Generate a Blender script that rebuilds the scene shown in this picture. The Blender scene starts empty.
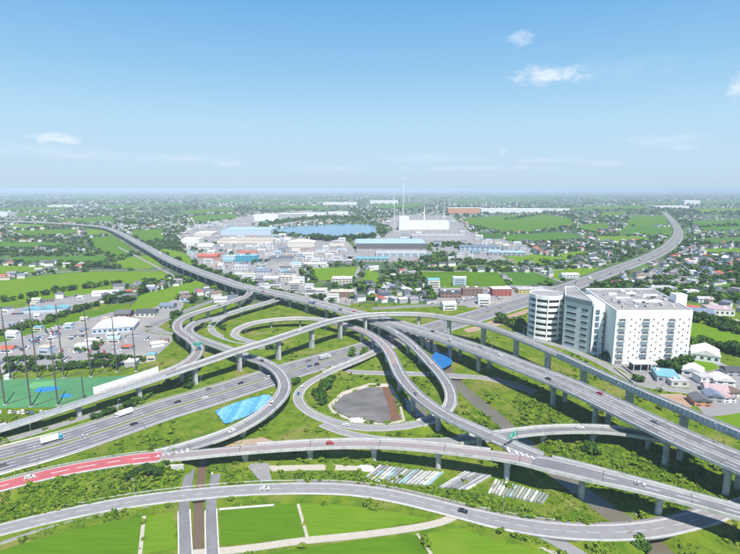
import bpy, bmesh, math, random, re
import numpy as np
from mathutils import Vector, Matrix
R = math.radians
random.seed(7); rng = np.random.default_rng(11)
SC = bpy.context.scene
COL = SC.collection

# ------------------------------------------------------------------ camera
CAM_H = 150.0; PITCH = 10.1; FPX = 493.33
cam = bpy.data.cameras.new('camera'); cam.lens = 24; cam.sensor_width = 36
cam.clip_start = 1; cam.clip_end = 120000
camo = bpy.data.objects.new('camera', cam); COL.objects.link(camo)
camo.location = (0, 0, CAM_H); camo.rotation_euler = (R(90 - PITCH), 0, 0)
SC.camera = camo

# ------------------------------------------------------------------ sun, sky, exposure
SUN_EL = 62.0; SUN_AZ = 158.0        # azimuth clockwise from +Y: behind the camera, a little right
sd = Vector((math.sin(R(SUN_AZ)) * math.cos(R(SUN_EL)), math.cos(R(SUN_AZ)) * math.cos(R(SUN_EL)), math.sin(R(SUN_EL))))
sl = bpy.data.lights.new('sun', 'SUN'); sl.energy = 5.0; sl.angle = R(0.53); sl.color = (1.0, 0.955, 0.89)
so = bpy.data.objects.new('sun', sl); COL.objects.link(so)
so.rotation_euler = (-sd).to_track_quat('-Z', 'Y').to_euler()
SC.view_settings.view_transform = 'Standard'; SC.view_settings.look = 'None'
SC.view_settings.gamma = 1.0; SC.view_settings.exposure = 0.55
SKY_STRENGTH = 0.09

def px_dir(px, py):
    p = R(PITCH); dx = (px - 370) / FPX; dy = (277 - py) / FPX
    return Vector((dx, math.cos(p) + dy * math.sin(p), -math.sin(p) + dy * math.cos(p)))

world = bpy.data.worlds.new('World'); SC.world = world; world.use_nodes = True
nt = world.node_tree; N = nt.nodes; LK = nt.links
for n in list(N): N.remove(n)
w_out = N.new('ShaderNodeOutputWorld'); bg = N.new('ShaderNodeBackground'); bg.inputs[1].default_value = SKY_STRENGTH
sky = N.new('ShaderNodeTexSky'); sky.sky_type = 'NISHITA'; sky.sun_disc = False
sky.sun_elevation = R(SUN_EL); sky.sun_rotation = R(SUN_AZ); sky.altitude = 150
sky.air_density = 1.0; sky.dust_density = .6; sky.ozone_density = 3
tc = N.new('ShaderNodeTexCoord')
def wmath(op, a, b=None, clamp=False):
    n = N.new('ShaderNodeMath'); n.operation = op; n.use_clamp = clamp
    for i, v in enumerate((a, b)):
        if v is None: continue
        if hasattr(v, 'is_output'): LK.new(v, n.inputs[i])
        else: n.inputs[i].default_value = v
    return n.outputs[0]
def wdot(vec, const):
    n = N.new('ShaderNodeVectorMath'); n.operation = 'DOT_PRODUCT'
    LK.new(vec, n.inputs[0]); n.inputs[1].default_value = const
    return n.outputs['Value']
cn = N.new('ShaderNodeTexNoise'); cn.inputs['Scale'].default_value = 38; cn.inputs['Detail'].default_value = 7
cn.inputs['Roughness'].default_value = 0.62
mp = N.new('ShaderNodeMapping'); mp.inputs['Scale'].default_value = (1, 1, 2.2)
LK.new(tc.outputs['Generated'], mp.inputs['Vector']); LK.new(mp.outputs[0], cn.inputs['Vector'])
# low cumulus: direction (traced where each stands in the sky), half width, half height, opacity
CLOUDS = [(55, 139, .05, .011, .75), (549, 75, .075, .021, .85), (521, 38, .028, .015, .5), (229, 164, .034, .008, .4),
          (504, 152, .016, .009, .4), (740, 86, .02, .022, .6), (682, 146, .04, .010, .25), (600, 163, .06, .008, .3),
          (80, 155, .11, .014, .22), (820, 120, .10, .03, .6), (-90, 120, .09, .02, .5), (-160, 60, .12, .03, .6), (900, 40, .12, .03, .6),
          (330, 168, .10, .007, .2), (545, 160, .08, .009, .25), (40, 150, .12, .016, .22), (665, 140, .09, .012, .2), (430, 158, .13, .010, .2), (180, 158, .12, .012, .2), (610, 70, .14, .03, .1), (480, 168, .2, .006, .25)]
acc = None
for (cx, cy, hw, hh, op) in CLOUDS:
    c = px_dir(cx, cy).normalized(); u = c.cross(Vector((0, 0, 1))).normalized(); v = u.cross(c)
    a = wmath('DIVIDE', wdot(tc.outputs['Generated'], u), hw); b = wmath('DIVIDE', wdot(tc.outputs['Generated'], v), hh)
    front = wmath('GREATER_THAN', wdot(tc.outputs['Generated'], c), 0.5)
    r2 = wmath('SQRT', wmath('ADD', wmath('POWER', wmath('ABSOLUTE', a), 2.0), wmath('POWER', wmath('ABSOLUTE', b), 2.0)))
    m = wmath('SUBTRACT', 1.05, r2)
    m = wmath('ADD', m, wmath('MULTIPLY', wmath('SUBTRACT', cn.outputs['Fac'], 0.54), 2.7))
    m = wmath('MULTIPLY', m, 0.75, True)
    edge = wmath('MULTIPLY', wmath('SUBTRACT', 1.35, r2), 1.6, True)
    m = wmath('MULTIPLY', wmath('MULTIPLY', m, edge), wmath('MULTIPLY', front, op))
    acc = m if acc is None else wmath('MAXIMUM', acc, m)
# summer air: deep blue above, paling towards the horizon, the same all round
sx = N.new('ShaderNodeSeparateXYZ'); LK.new(tc.outputs['Generated'], sx.inputs[0])
gr_ = N.new('ShaderNodeValToRGB'); LK.new(wmath('MAXIMUM', sx.outputs['Z'], 0.0), gr_.inputs[0]); ge = gr_.color_ramp
SKYC = [(0.0, (3.95, 5.35, 6.8)), (.05, (4.1, 5.55, 7.0)), (.12, (3.75, 5.7, 7.2)), (.22, (2.35, 4.6, 6.8)), (.34, (1.2, 3.45, 6.4)), (.6, (.5, 1.7, 4.2)), (1.0, (.3, 1.1, 3.1))]
for i_, (p_, c_) in enumerate(SKYC):
    el_ = ge.elements[i_] if i_ < 2 else ge.elements.new(p_)
    el_.position = p_; el_.color = (*c_, 1)
air = N.new('ShaderNodeMix'); air.data_type = 'RGBA'; air.inputs['Factor'].default_value = .88
LK.new(sky.outputs[0], air.inputs['A']); LK.new(gr_.outputs[0], air.inputs['B'])
mix = N.new('ShaderNodeMix'); mix.data_type = 'RGBA'
LK.new(acc, mix.inputs['Factor']); LK.new(air.outputs['Result'], mix.inputs['A']); mix.inputs['B'].default_value = (8.0, 8.2, 8.6, 1)
LK.new(mix.outputs['Result'], bg.inputs[0]); LK.new(bg.outputs[0], w_out.inputs[0])

# ------------------------------------------------------------------ helpers
def W(px, py, z=0.0):
    d = px_dir(px, py); t = (z - CAM_H) / d.z
    return Vector((d.x * t, d.y * t, z))
def to_px(P):
    P = np.asarray(P, float); p = R(PITCH)
    y, z = P[..., 1], P[..., 2] - CAM_H
    dep = y * math.cos(p) - z * math.sin(p); up = y * math.sin(p) + z * math.cos(p)
    dep = np.where(dep < 1, 1, dep)
    return np.stack([370 + FPX * P[..., 0] / dep, 277 - FPX * up / dep], -1)
def inpoly(pts, poly):
    x, y = pts[:, 0], pts[:, 1]; r = np.zeros(len(pts), bool); n = len(poly); j = n - 1
    for i in range(n):
        xi, yi = poly[i][:2]; xj, yj = poly[j][:2]
        if yi != yj:
            c = ((yi > y) != (yj > y)) & (x < (xj - xi) * (y - yi) / (yj - yi) + xi)
            r ^= c
        j = i
    return r
def vnoise(x, y, seed=0):
    x = np.asarray(x, float); y = np.asarray(y, float)
    xi, yi = np.floor(x), np.floor(y); fx, fy = x - xi, y - yi
    fx = fx * fx * (3 - 2 * fx); fy = fy * fy * (3 - 2 * fy)
    def h(a, b):
        v = np.sin(a * 127.1 + b * 311.7 + seed * 74.7) * 43758.5453
        return v - np.floor(v)
    return (h(xi, yi) * (1 - fx) + h(xi + 1, yi) * fx) * (1 - fy) + (h(xi, yi + 1) * (1 - fx) + h(xi + 1, yi + 1) * fx) * fy

class MB:
    def __init__(s): s.v = []; s.f = []; s.m = []
    def add(s, vs, fs, m=0):
        b = len(s.v); s.v += [tuple(q) for q in vs]
        s.f += [tuple(i + b for i in f) for f in fs]; s.m += [m] * len(fs)
        return s
    def box(s, c, size, rot=0.0, m=0, taper=1.0):
        hx, hy, h = size[0] / 2, size[1] / 2, size[2]; ca, sa = math.cos(rot), math.sin(rot); vs = []
        for zz, k in ((0, 1), (h, taper)):
            for (a, b) in ((-1, -1), (1, -1), (1, 1), (-1, 1)):
                x, y = a * hx * k, b * hy * k
                vs.append((c[0] + x * ca - y * sa, c[1] + x * sa + y * ca, c[2] + zz))
        return s.add(vs, [(3, 2, 1, 0), (4, 5, 6, 7), (0, 1, 5, 4), (1, 2, 6, 5), (2, 3, 7, 6), (3, 0, 4, 7)], m)
    def prism(s, poly, z0, z1, m=0, mtop=None, bottom=True):
        n = len(poly)
        def zz(z, i): return z[i] if hasattr(z, '__len__') else z
        vs = [(p[0], p[1], zz(z0, i)) for i, p in enumerate(poly)] + [(p[0], p[1], zz(z1, i)) for i, p in enumerate(poly)]
        s.add(vs, [(i, (i + 1) % n, n + (i + 1) % n, n + i) for i in range(n)], m)
        s.add([vs[n + i] for i in range(n)], [tuple(range(n))], m if mtop is None else mtop)
        if bottom: s.add([vs[i] for i in range(n)], [tuple(reversed(range(n)))], m)
        return s
    def tube(s, pts, r0, r1=None, k=6, m=0):
        r1 = r0 if r1 is None else r1; vs = []; fs = []; n = len(pts)
        for i, p in enumerate(pts):
            p = Vector(p); a = Vector(pts[max(i - 1, 0)]); b = Vector(pts[min(i + 1, n - 1)])
            t = (b - a).normalized(); ref = Vector((0, 0, 1)) if abs(t.z) < .9 else Vector((1, 0, 0))
            e = t.cross(ref).normalized(); g = t.cross(e); r = r0 + (r1 - r0) * i / max(n - 1, 1)
            for j in range(k):
                an = 2 * math.pi * j / k; vs.append(p + e * (r * math.cos(an)) + g * (r * math.sin(an)))
        for i in range(n - 1):
            for j in range(k): fs.append((i * k + j, i * k + (j + 1) % k, (i + 1) * k + (j + 1) % k, (i + 1) * k + j))
        fs.append(tuple(reversed(range(k)))); fs.append(tuple((n - 1) * k + j for j in range(k)))
        return s.add(vs, fs, m)
    def mesh(s, name, mats, smooth=False, off=None):
        me = bpy.data.meshes.new(name)
        v = s.v if off is None else [(a - off[0], b - off[1], c - off[2]) for a, b, c in s.v]
        me.from_pydata(v, [], s.f)
        for m in (mats if isinstance(mats, (list, tuple)) else [mats]): me.materials.append(m)
        me.polygons.foreach_set('material_index', s.m)
        if smooth: me.polygons.foreach_set('use_smooth', [True] * len(s.f))
        me.update(); return me
    def build(s, name, mats, parent=None, smooth=False, local=False):
        off = None if (parent is None or local) else wloc(parent)
        return link(name, s.mesh(name, mats, smooth, off), parent)
def wloc(o):
    l = Vector((0, 0, 0))
    while o is not None: l += o.location; o = o.parent
    return l
def link(name, me, parent=None, loc=None):
    o = bpy.data.objects.new(name, me); COL.objects.link(o)
    if parent is not None: o.parent = parent
    if loc is not None: o.location = loc
    return o
def tag(o, label=None, cat=None, group=None, kind=None):
    if label: o['label'] = label
    if cat: o['category'] = cat
    if group: o['group'] = group
    if kind: o['kind'] = kind
    return o
def thing(name, label, cat, loc=(0, 0, 0), rz=0.0, group=None):
    o = bpy.data.objects.new(name, None); o.empty_display_size = .5; COL.objects.link(o)
    o.location = loc; o.rotation_euler = (0, 0, rz)
    return tag(o, label, cat, group)
def copy_tree(o, parent=None):
    c = o.copy(); COL.objects.link(c)
    if parent is not None: c.parent = parent
    for ch in list(o.children): copy_tree(ch, c)
    return c
def tri_object(name, V, F, MI, mats, parent=None, smooth=False):
    me = bpy.data.meshes.new(name); nv, nf = len(V), len(F)
    me.vertices.add(nv); me.vertices.foreach_set('co', np.asarray(V, np.float32).ravel())
    me.loops.add(nf * 3); me.loops.foreach_set('vertex_index', np.asarray(F, np.int32).ravel())
    me.polygons.add(nf); me.polygons.foreach_set('loop_start', np.arange(0, nf * 3, 3, dtype=np.int32))
    me.polygons.foreach_set('loop_total', np.full(nf, 3, np.int32))
    for m in mats: me.materials.append(m)
    me.polygons.foreach_set('material_index', np.asarray(MI, np.int32))
    me.polygons.foreach_set('use_smooth', np.full(nf, smooth, bool))
    me.update(calc_edges=True)
    return link(name, me, parent)
def tri_proto(mb):
    F = []; M = []
    for f, m in zip(mb.f, mb.m):
        for i in range(1, len(f) - 1): F.append((f[0], f[i], f[i + 1])); M.append(m)
    return np.array(mb.v, float), np.array(F, int), np.array(M, int)
def scatter(items):
    """items: (proto(V,F,M), x, y, z, rot, sx, sy, sz, material offset) -> joined triangle arrays"""
    Vs, Fs, Ms = [], [], []; b = 0
    for (V, F, M), x, y, z, r, sx, sy, sz, mo in items:
        ca, sa = math.cos(r), math.sin(r); X, Y = V[:, 0] * sx, V[:, 1] * sy
        Vs.append(np.stack([x + X * ca - Y * sa, y + X * sa + Y * ca, z + V[:, 2] * sz], 1))
        Fs.append(F + b); Ms.append(mo(M) if callable(mo) else M + mo); b += len(V)
    return np.concatenate(Vs), np.concatenate(Fs), np.concatenate(Ms)

# ------------------------------------------------------------------ materials
MATS = {}
def mat(name, c1, c2=None, scale=1.0, rough=.85, detail=5.0, bump=0.0, metal=0.0, spec=.3, c3=None, scale3=.05, stretch=None, bscale=None, f0=.35, f1=.65, f3=(.5, .7)):
    if name in MATS: return MATS[name]
    m = bpy.data.materials.new(name); m.use_nodes = True; t = m.node_tree; n = t.nodes; l = t.links
    bs = n['Principled BSDF']; bs.inputs['Roughness'].default_value = rough; bs.inputs['Metallic'].default_value = metal
    bs.inputs['Specular IOR Level'].default_value = spec
    if name.split('_')[0] in ('rice', 'grass', 'river', 'tuft', 'leaf', 'dry', 'olive') and 'water' not in name: bs.inputs['Specular IOR Level'].default_value = .03
    if c2 is None: c2 = tuple(q * .85 for q in c1)
    geo = n.new('ShaderNodeNewGeometry'); vec = geo.outputs['Position']
    if stretch:
        mpn = n.new('ShaderNodeMapping'); mpn.inputs['Scale'].default_value = stretch[:3]
        if len(stretch) > 3: mpn.inputs['Rotation'].default_value = (0, 0, stretch[3])
        l.new(vec, mpn.inputs[0]); vec = mpn.outputs[0]
    no = n.new('ShaderNodeTexNoise'); no.inputs['Scale'].default_value = scale; no.inputs['Detail'].default_value = detail
    no.inputs['Roughness'].default_value = .65
    l.new(vec, no.inputs['Vector'])
    rp = n.new('ShaderNodeValToRGB'); rp.color_ramp.elements[0].position = f0; rp.color_ramp.elements[1].position = f1
    rp.color_ramp.elements[0].color = (*c1, 1); rp.color_ramp.elements[1].color = (*c2, 1)
    l.new(no.outputs['Fac'], rp.inputs[0]); colr = rp.outputs[0]
    if c3:
        n3 = n.new('ShaderNodeTexNoise'); n3.inputs['Scale'].default_value = scale3; n3.inputs['Detail'].default_value = 4
        l.new(geo.outputs['Position'], n3.inputs['Vector'])
        r3 = n.new('ShaderNodeMapRange'); r3.inputs[1].default_value = f3[0]; r3.inputs[2].default_value = f3[1]
        l.new(n3.outputs['Fac'], r3.inputs[0])
        mx = n.new('ShaderNodeMix'); mx.data_type = 'RGBA'; l.new(r3.outputs[0], mx.inputs['Factor'])
        l.new(colr, mx.inputs['A']); mx.inputs['B'].default_value = (*c3, 1); colr = mx.outputs['Result']
    l.new(colr, bs.inputs['Base Color'])
    if bump:
        nb = n.new('ShaderNodeTexNoise'); nb.inputs['Scale'].default_value = bscale or scale * 2; nb.inputs['Detail'].default_value = 4
        l.new(geo.outputs['Position'], nb.inputs['Vector'])
        bp = n.new('ShaderNodeBump'); bp.inputs['Strength'].default_value = bump; bp.inputs['Distance'].default_value = 0.5
        l.new(nb.outputs['Fac'], bp.inputs['Height']); l.new(bp.outputs[0], bs.inputs['Normal'])
    MATS[name] = m; return m

M_asph = mat('asphalt', (0.156, 0.156, 0.1638), (0.1989, 0.1989, 0.2044), .35, .9, c3=(0.1326, 0.1326, 0.1404), scale3=.03)
M_asph_main = mat('asphalt_main', (0.1677, 0.1677, 0.1794), (0.2145, 0.2145, 0.2223), .25, .9, c3=(0.2106, 0.2106, 0.2145), scale3=.02)
M_deck = mat('asphalt_deck', (0.2184, 0.2145, 0.2145), (0.2652, 0.2613, 0.2574), .3, .9, c3=(0.195, 0.195, 0.195), scale3=.025)
M_track = mat('tyre_track', (.085, .08, .088), (.13, .125, .13), .15, .85)
M_lane = mat('lane_asphalt', (0.2262, 0.195, 0.195), (0.1716, 0.156, 0.1599), .2, .9)
M_local = mat('asphalt_local', (.20, .197, .20), (.25, .245, .245), .3, .92, c3=(0.2262, 0.2184, 0.2184), scale3=.04)
M_red = mat('red_paving', (.42, .105, .115), (.33, .085, .095), .4, .85, c3=(0.4675, 0.112, 0.112), scale3=.08)
M_pink = mat('pink_paving', (0.2652, 0.2223, 0.2184), (0.234, 0.2028, 0.2028), .3, .85, c3=(0.2808, 0.2028, 0.2028), scale3=.06)
M_conc = mat('concrete', (0.368, 0.3772, 0.368), (0.4784, 0.4784, 0.46), .25, .9, bump=.1, c3=(0.3036, 0.3128, 0.3036), scale3=.12)
M_pier = mat('pier_concrete', (.40, .41, .40), (.54, .54, .52), .5, .9, detail=8, c3=(.30, .31, .30), scale3=.3, stretch=(1.6, 1.6, .15), f3=(.5, .7))
M_para = mat('parapet_concrete', (.50, .50, .475), (.60, .59, .56), .5, .88, c3=(.38, .38, .36), scale3=.25, stretch=(1, 1, .4), f3=(.5, .72))
M_white = mat('white_paint', (.74, .74, .72), (.52, .52, .51), 1.6, .7, c3=(.40, .40, .40), scale3=.25, f3=(.58, .72))
M_yellow = mat('yellow_paint', (.72, .58, .16), (.62, .5, .15), 1.2, .7)
M_steel = mat('galvanised_steel', (.45, .46, .47), (.55, .56, .57), 1, .45, metal=.6)
M_dsteel = mat('dark_steel', (.09, .085, .085), (.13, .12, .115), .6, .6)
M_panel = mat('barrier_panel', (.40, .46, .52), (.50, .55, .60), .5, .35, spec=.5)
M_grass = mat('grass', (.062, .125, .008), (.14, .19, .016), .11, .95, detail=10, bump=1.0, bscale=.8, c3=(.18, .18, .045), scale3=.035, f0=.38, f1=.62, f3=(.53, .68))
M_bank = mat('river_grass', (.08, .17, .02), (.12, .21, .03), .25, .95, detail=8, bump=.8, bscale=1.2)
M_dryg = mat('dry_grass', (0.204, 0.216, 0.05), (0.15, 0.186, 0.035), .3, .95, bump=.4)
M_olive = mat('olive_field', (0.2025, 0.2025, 0.05625), (0.15, 0.18, 0.045), .02, .95)
M_rice = [mat('rice_a', (.066, .145, .005), (.084, .172, .007), 1.0, .9, detail=4, bump=.3, bscale=1.5, stretch=(.05, .9, 1, .22), f0=.38, f1=.62, c3=(.05, .115, .005), scale3=.03, f3=(.52, .75)),
          mat('rice_b', (.094, .182, .008), (.115, .208, .011), 1.0, .9, detail=4, bump=.3, bscale=1.5, stretch=(.05, .9, 1, .22), f0=.38, f1=.62, c3=(.15, .21, .018), scale3=.03, f3=(.52, .75)),
          mat('rice_c', (0.054, 0.1312, 0.0162), (0.0675, 0.1536, 0.018), .03, .9, c3=(0.0837, 0.1728, 0.0198), scale3=.01),
          mat('rice_d', (0.0378, 0.096, 0.018), (0.0459, 0.1152, 0.018), .02, .9)]
M_dirt = mat('bare_earth', (0.288, 0.192, 0.128), (0.352, 0.248, 0.176), .12, .95, bump=.3, c3=(0.336, 0.288, 0.216), scale3=.05)
M_mud = mat('wet_mud', (.17, .085, .045), (.12, .065, .04), .3, .6)
M_gravel = mat('pale_gravel', (0.357, 0.323, 0.2635), (0.425, 0.391, 0.3315), .8, .95)
M_lot = mat('lot_asphalt', (0.2025, 0.1988, 0.1988), (0.255, 0.2475, 0.2438), .06, .92, c3=(0.3, 0.2775, 0.2475), scale3=.02)
M_turf = mat('range_turf', (0.0504, 0.1692, 0.072), (0.072, 0.2088, 0.09), .05, .95, c3=(0.0648, 0.2376, 0.072), scale3=.02)
M_turfl = mat('range_turf_light', (0.091, 0.28, 0.112), (0.112, 0.308, 0.119), .1, .95)
M_bluep = mat('blue_paint', (.02, .17, .50), (.025, .20, .55), .3, .7)
M_sheet = [mat('blue_sheet_' + n_, c_, tuple(q * .86 for q in c_), .8, .75, bump=.7, bscale=.9, spec=.15, c3=tuple(min(.7, q + .13) for q in c_), scale3=.5, f3=(.58, .66)) for n_, c_ in (('new', (.085, .30, .58)), ('faded', (.16, .39, .62)), ('worn', (.11, .34, .60)))]
M_sheet_shaded = mat('blue_sheet_dark', (.012, .11, .32), (.02, .16, .40), .3, .5, bump=.6)  # deep blue, darkened so the colour holds the shade under the viaduct
def water(name, c, c2, rough=.07):
    m = mat(name, c, c2, .03, rough, spec=.5, detail=3, bump=.02, bscale=.6); return m
M_river = water('river_water', (.15, .14, .10), (.12, .105, .075), .3)
M_canal = water('canal_water', (.15, .10, .06), (.11, .08, .05), .4)
M_pond = mat('pond_water', (.11, .092, .075), (.21, .19, .165), .05, .16, spec=.5, detail=5, bump=.03, bscale=.25, stretch=(.5, 1.3, 1, .5), f0=.35, f1=.68, c3=(.13, .10, .075), scale3=.045, f3=(.56, .72))  # brown water; the paler mottling paints in reflected clouds
M_lake = water('lake_water', (.05, .16, .26), (.06, .19, .30), .15)
M_glass = mat('window_glass', (.035, .05, .07), (.06, .08, .10), .3, .15, spec=.6)
M_bwhite = mat('white_wall', (.88, .88, .87), (.85, .85, .84), .1, .8, c3=(.80, .80, .79), scale3=.03, stretch=(1, 1, .15))
M_bgrey = mat('grey_wall', (.74, .76, .755), (.69, .71, .705), .2, .8)
M_broof = mat('flat_roof', (0.3, 0.2888, 0.285), (0.2475, 0.24, 0.24), .09, .9, c3=(0.195, 0.1875, 0.1875), scale3=.05, f3=(.5, .68))
M_leaf = [mat('leaf_dark', (0.0221, 0.0561, 0.0096), (0.0425, 0.0935, 0.0156), .7, .8), mat('leaf_mid', (0.03825, 0.08925, 0.012), (0.068, 0.1403, 0.021), .7, .8),
          mat('leaf_light', (0.07225, 0.1445, 0.018), (0.1105, 0.204, 0.027), .7, .8), mat('leaf_blue', (0.0255, 0.06375, 0.018), (0.04675, 0.0935, 0.024), .7, .8)]
M_trunk = mat('bark', (.10, .075, .05), (.07, .055, .04), 2, .95)
M_tuft = [mat('tuft_green', (.075, .15, .010), (.115, .20, .015), .3, .9), mat('tuft_yellow', (.13, .20, .018), (.165, .225, .024), .3, .9), mat('tuft_dark', (.045, .10, .012), (.065, .13, .014), .3, .9)]
M_tyre = mat('tyre_rubber', (.015, .015, .015), (.025, .025, .025), 3, .8)
def paint(n, c): return mat('paint_' + n, c, tuple(q * .92 for q in c), 2, .3, spec=.5)
CARP = {'white': paint('white', (.80, .80, .80)), 'silver': paint('silver', (.48, .49, .50)), 'black': paint('black', (.02, .02, .025)),
        'blue': paint('blue', (.05, .14, .36)), 'red': paint('red', (.45, .04, .035)), 'grey': paint('grey', (.18, .19, .20)), 'cyan': paint('cyan', (.10, .42, .60))}
ROOFC = {'slate': (.13, .135, .15), 'blue grey': (.17, .21, .28), 'brown': (.20, .14, .11), 'pale grey': (.42, .42, .43), 'red': (.42, .12, .08), 'white': (.72, .72, .71), 'dark': (.075, .08, .095),
         'teal': (.16, .38, .44), 'beige': (.50, .45, .38), 'pink': (.45, .33, .34), 'sky blue': (.34, .48, .60), 'purple grey': (.27, .23, .27)}
def roofm(k): return mat('roof_' + k.replace(' ', '_'), ROOFC[k], tuple(q * .8 for q in ROOFC[k]), .5, .7)
WALLC = {'white': (.76, .76, .75), 'cream': (.66, .62, .54), 'grey': (.42, .43, .44), 'brown': (.30, .19, .14), 'pale blue': (.48, .58, .66), 'red': (.50, .13, .10), 'cyan': (.08, .42, .58), 'orange': (.58, .30, .18), 'dark': (.14, .14, .15), 'yellow': (.68, .55, .22)}
def wallm(k): return mat('wall_' + k.replace(' ', '_'), WALLC[k], tuple(q * .9 for q in WALLC[k]), .4, .85)

# far plain: patchwork of small plots
def patchwork():
    m = bpy.data.materials.new('far_plain'); m.use_nodes = True; t = m.node_tree; n = t.nodes; l = t.links
    bs = n['Principled BSDF']; bs.inputs['Roughness'].default_value = .95; bs.inputs['Specular IOR Level'].default_value = .15
    geo = n.new('ShaderNodeNewGeometry'); mpn = n.new('ShaderNodeMapping'); mpn.inputs['Rotation'].default_value = (0, 0, .35); mpn.inputs['Scale'].default_value = (.0075, .012, .0)
    l.new(geo.outputs['Position'], mpn.inputs[0])
    vo = n.new('ShaderNodeTexVoronoi'); vo.distance = 'CHEBYCHEV'; vo.inputs['Scale'].default_value = 1; l.new(mpn.outputs[0], vo.inputs['Vector'])
    rp = n.new('ShaderNodeValToRGB'); e = rp.color_ramp; e.interpolation = 'CONSTANT'
    cols = [(.07, .13, .03), (.10, .125, .06), (.08, .155, .03), (.045, .085, .03), (.15, .15, .11), (.06, .12, .03), (.09, .155, .045), (.035, .065, .025)]
    for i, c in enumerate(cols):
        el = e.elements[i] if i < 2 else e.elements.new(i / 8)
        el.position = i / 8; el.color = (*c, 1)
    sp = n.new('ShaderNodeSeparateColor'); l.new(vo.outputs['Color'], sp.inputs[0]); l.new(sp.outputs[0], rp.inputs[0])
    no = n.new('ShaderNodeTexNoise'); no.inputs['Scale'].default_value = .004; no.inputs['Detail'].default_value = 6; l.new(geo.outputs['Position'], no.inputs['Vector'])
    mr = n.new('ShaderNodeMapRange'); mr.inputs[1].default_value = .45; mr.inputs[2].default_value = .6; l.new(no.outputs['Fac'], mr.inputs[0])
    mx = n.new('ShaderNodeMix'); mx.data_type = 'RGBA'; l.new(mr.outputs[0], mx.inputs['Factor']); l.new(rp.outputs[0], mx.inputs['A']); mx.inputs['B'].default_value = (.065, .09, .055, 1)
    l.new(mx.outputs['Result'], bs.inputs['Base Color']); return m
M_far = patchwork()

# ------------------------------------------------------------------ paths
class Path:
    def __init__(s, ctrl, w, smooth=6, ds=3.0):
        P = np.array([list(W(a, b, z)) for a, b, z in ctrl]); n = len(P)
        ws = np.array(w, float) if hasattr(w, '__len__') else np.full(n, float(w))
        if len(ws) != n: ws = np.interp(np.linspace(0, 1, n), np.linspace(0, 1, len(ws)), ws)
        pts = []; us = []
        E = np.vstack([2 * P[0] - P[1], P, 2 * P[-1] - P[-2]])
        for i in range(n - 1):
            p0, p1, p2, p3 = E[i:i + 4]; k = max(4, int(np.linalg.norm(p2 - p1) / 1.5))
            k = min(k, 200)
            for t in np.arange(k) / k:
                q = .5 * (2 * p1 + (p2 - p0) * t + (2 * p0 - 5 * p1 + 4 * p2 - p3) * t * t + (3 * p1 - p0 - 3 * p2 + p3) * t ** 3)
                pts.append(q); us.append(i + t)
        pts.append(P[-1]); us.append(n - 1); pts = np.array(pts); us = np.array(us)
        s0 = np.r_[0, np.cumsum(np.linalg.norm(np.diff(pts[:, :2], axis=0), axis=1))]
        # step grows with distance
        ss = [0.0]
        while ss[-1] < s0[-1]:
            j = min(np.searchsorted(s0, ss[-1]), len(pts) - 1); d = np.linalg.norm(pts[j, :2])
            ss.append(ss[-1] + max(ds, d * .006))
        ss[-1] = s0[-1]; ss = np.array(ss)
        Q = np.stack([np.interp(ss, s0, pts[:, k]) for k in range(3)], 1)
        for _ in range(smooth):
            Q[1:-1] = .25 * Q[:-2] + .5 * Q[1:-1] + .25 * Q[2:]
        s.P = Q; s.u = np.interp(ss, s0, us); s.s = ss; s.hw = np.interp(s.u, np.arange(n), ws) / 2
        T = np.gradient(Q[:, :2], axis=0); T /= np.linalg.norm(T, axis=1)[:, None]
        s.T = T; s.N = np.stack([-T[:, 1], T[:, 0]], 1)
        s.px = to_px(Q)
    def idx(s, u0, u1):
        i = np.where((s.u >= u0 - 1e-6) & (s.u <= u1 + 1e-6))[0]
        return (i[0], i[-1]) if len(i) > 1 else (0, -1)
    def at(s, i, off=0.0, dz=0.0):
        return (s.P[i, 0] + s.N[i, 0] * off, s.P[i, 1] + s.N[i, 1] * off, s.P[i, 2] + dz)
    def near(s, x, y):
        return int(np.argmin((s.P[:, 0] - x) ** 2 + (s.P[:, 1] - y) ** 2))
def sweep(mb, path, sec, i0, i1, closed=True, mats=None, cap=True):
    """sec: (a, b, dz): offset = a*halfwidth + b"""
    k = len(sec); vs = []
    for i in range(i0, i1 + 1):
        for a, b, dz in sec: vs.append(path.at(i, a * path.hw[i] + b, dz))
    n = i1 - i0 + 1; base = len(mb.v); mb.v += vs
    for r in range(n - 1):
        for j in range(k if closed else k - 1):
            j2 = (j + 1) % k
            mb.f.append((base + r * k + j, base + r * k + j2, base + (r + 1) * k + j2, base + (r + 1) * k + j)); mb.m.append(mats[j] if mats else 0)
    if closed and cap and n > 1:
        mb.f.append(tuple(base + j for j in reversed(range(k)))); mb.m.append(mats[-1] if mats else 0)
        mb.f.append(tuple(base + (n - 1) * k + j for j in range(k))); mb.m.append(mats[-1] if mats else 0)
def strip(mb, path, o0, o1, dz, m=0, i0=0, i1=None, dash=None):
    """o0,o1: (a,b)"""
    i1 = len(path.P) - 1 if i1 is None else i1
    for i in range(i0, i1):
        if dash and (path.s[i] % dash[1]) > dash[0]: continue
        f = lambda j, o: path.at(j, o[0] * path.hw[j] + o[1], dz)
        mb.add([f(i, o0), f(i + 1, o0), f(i + 1, o1), f(i, o1)], [(0, 1, 2, 3)], m)

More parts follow.
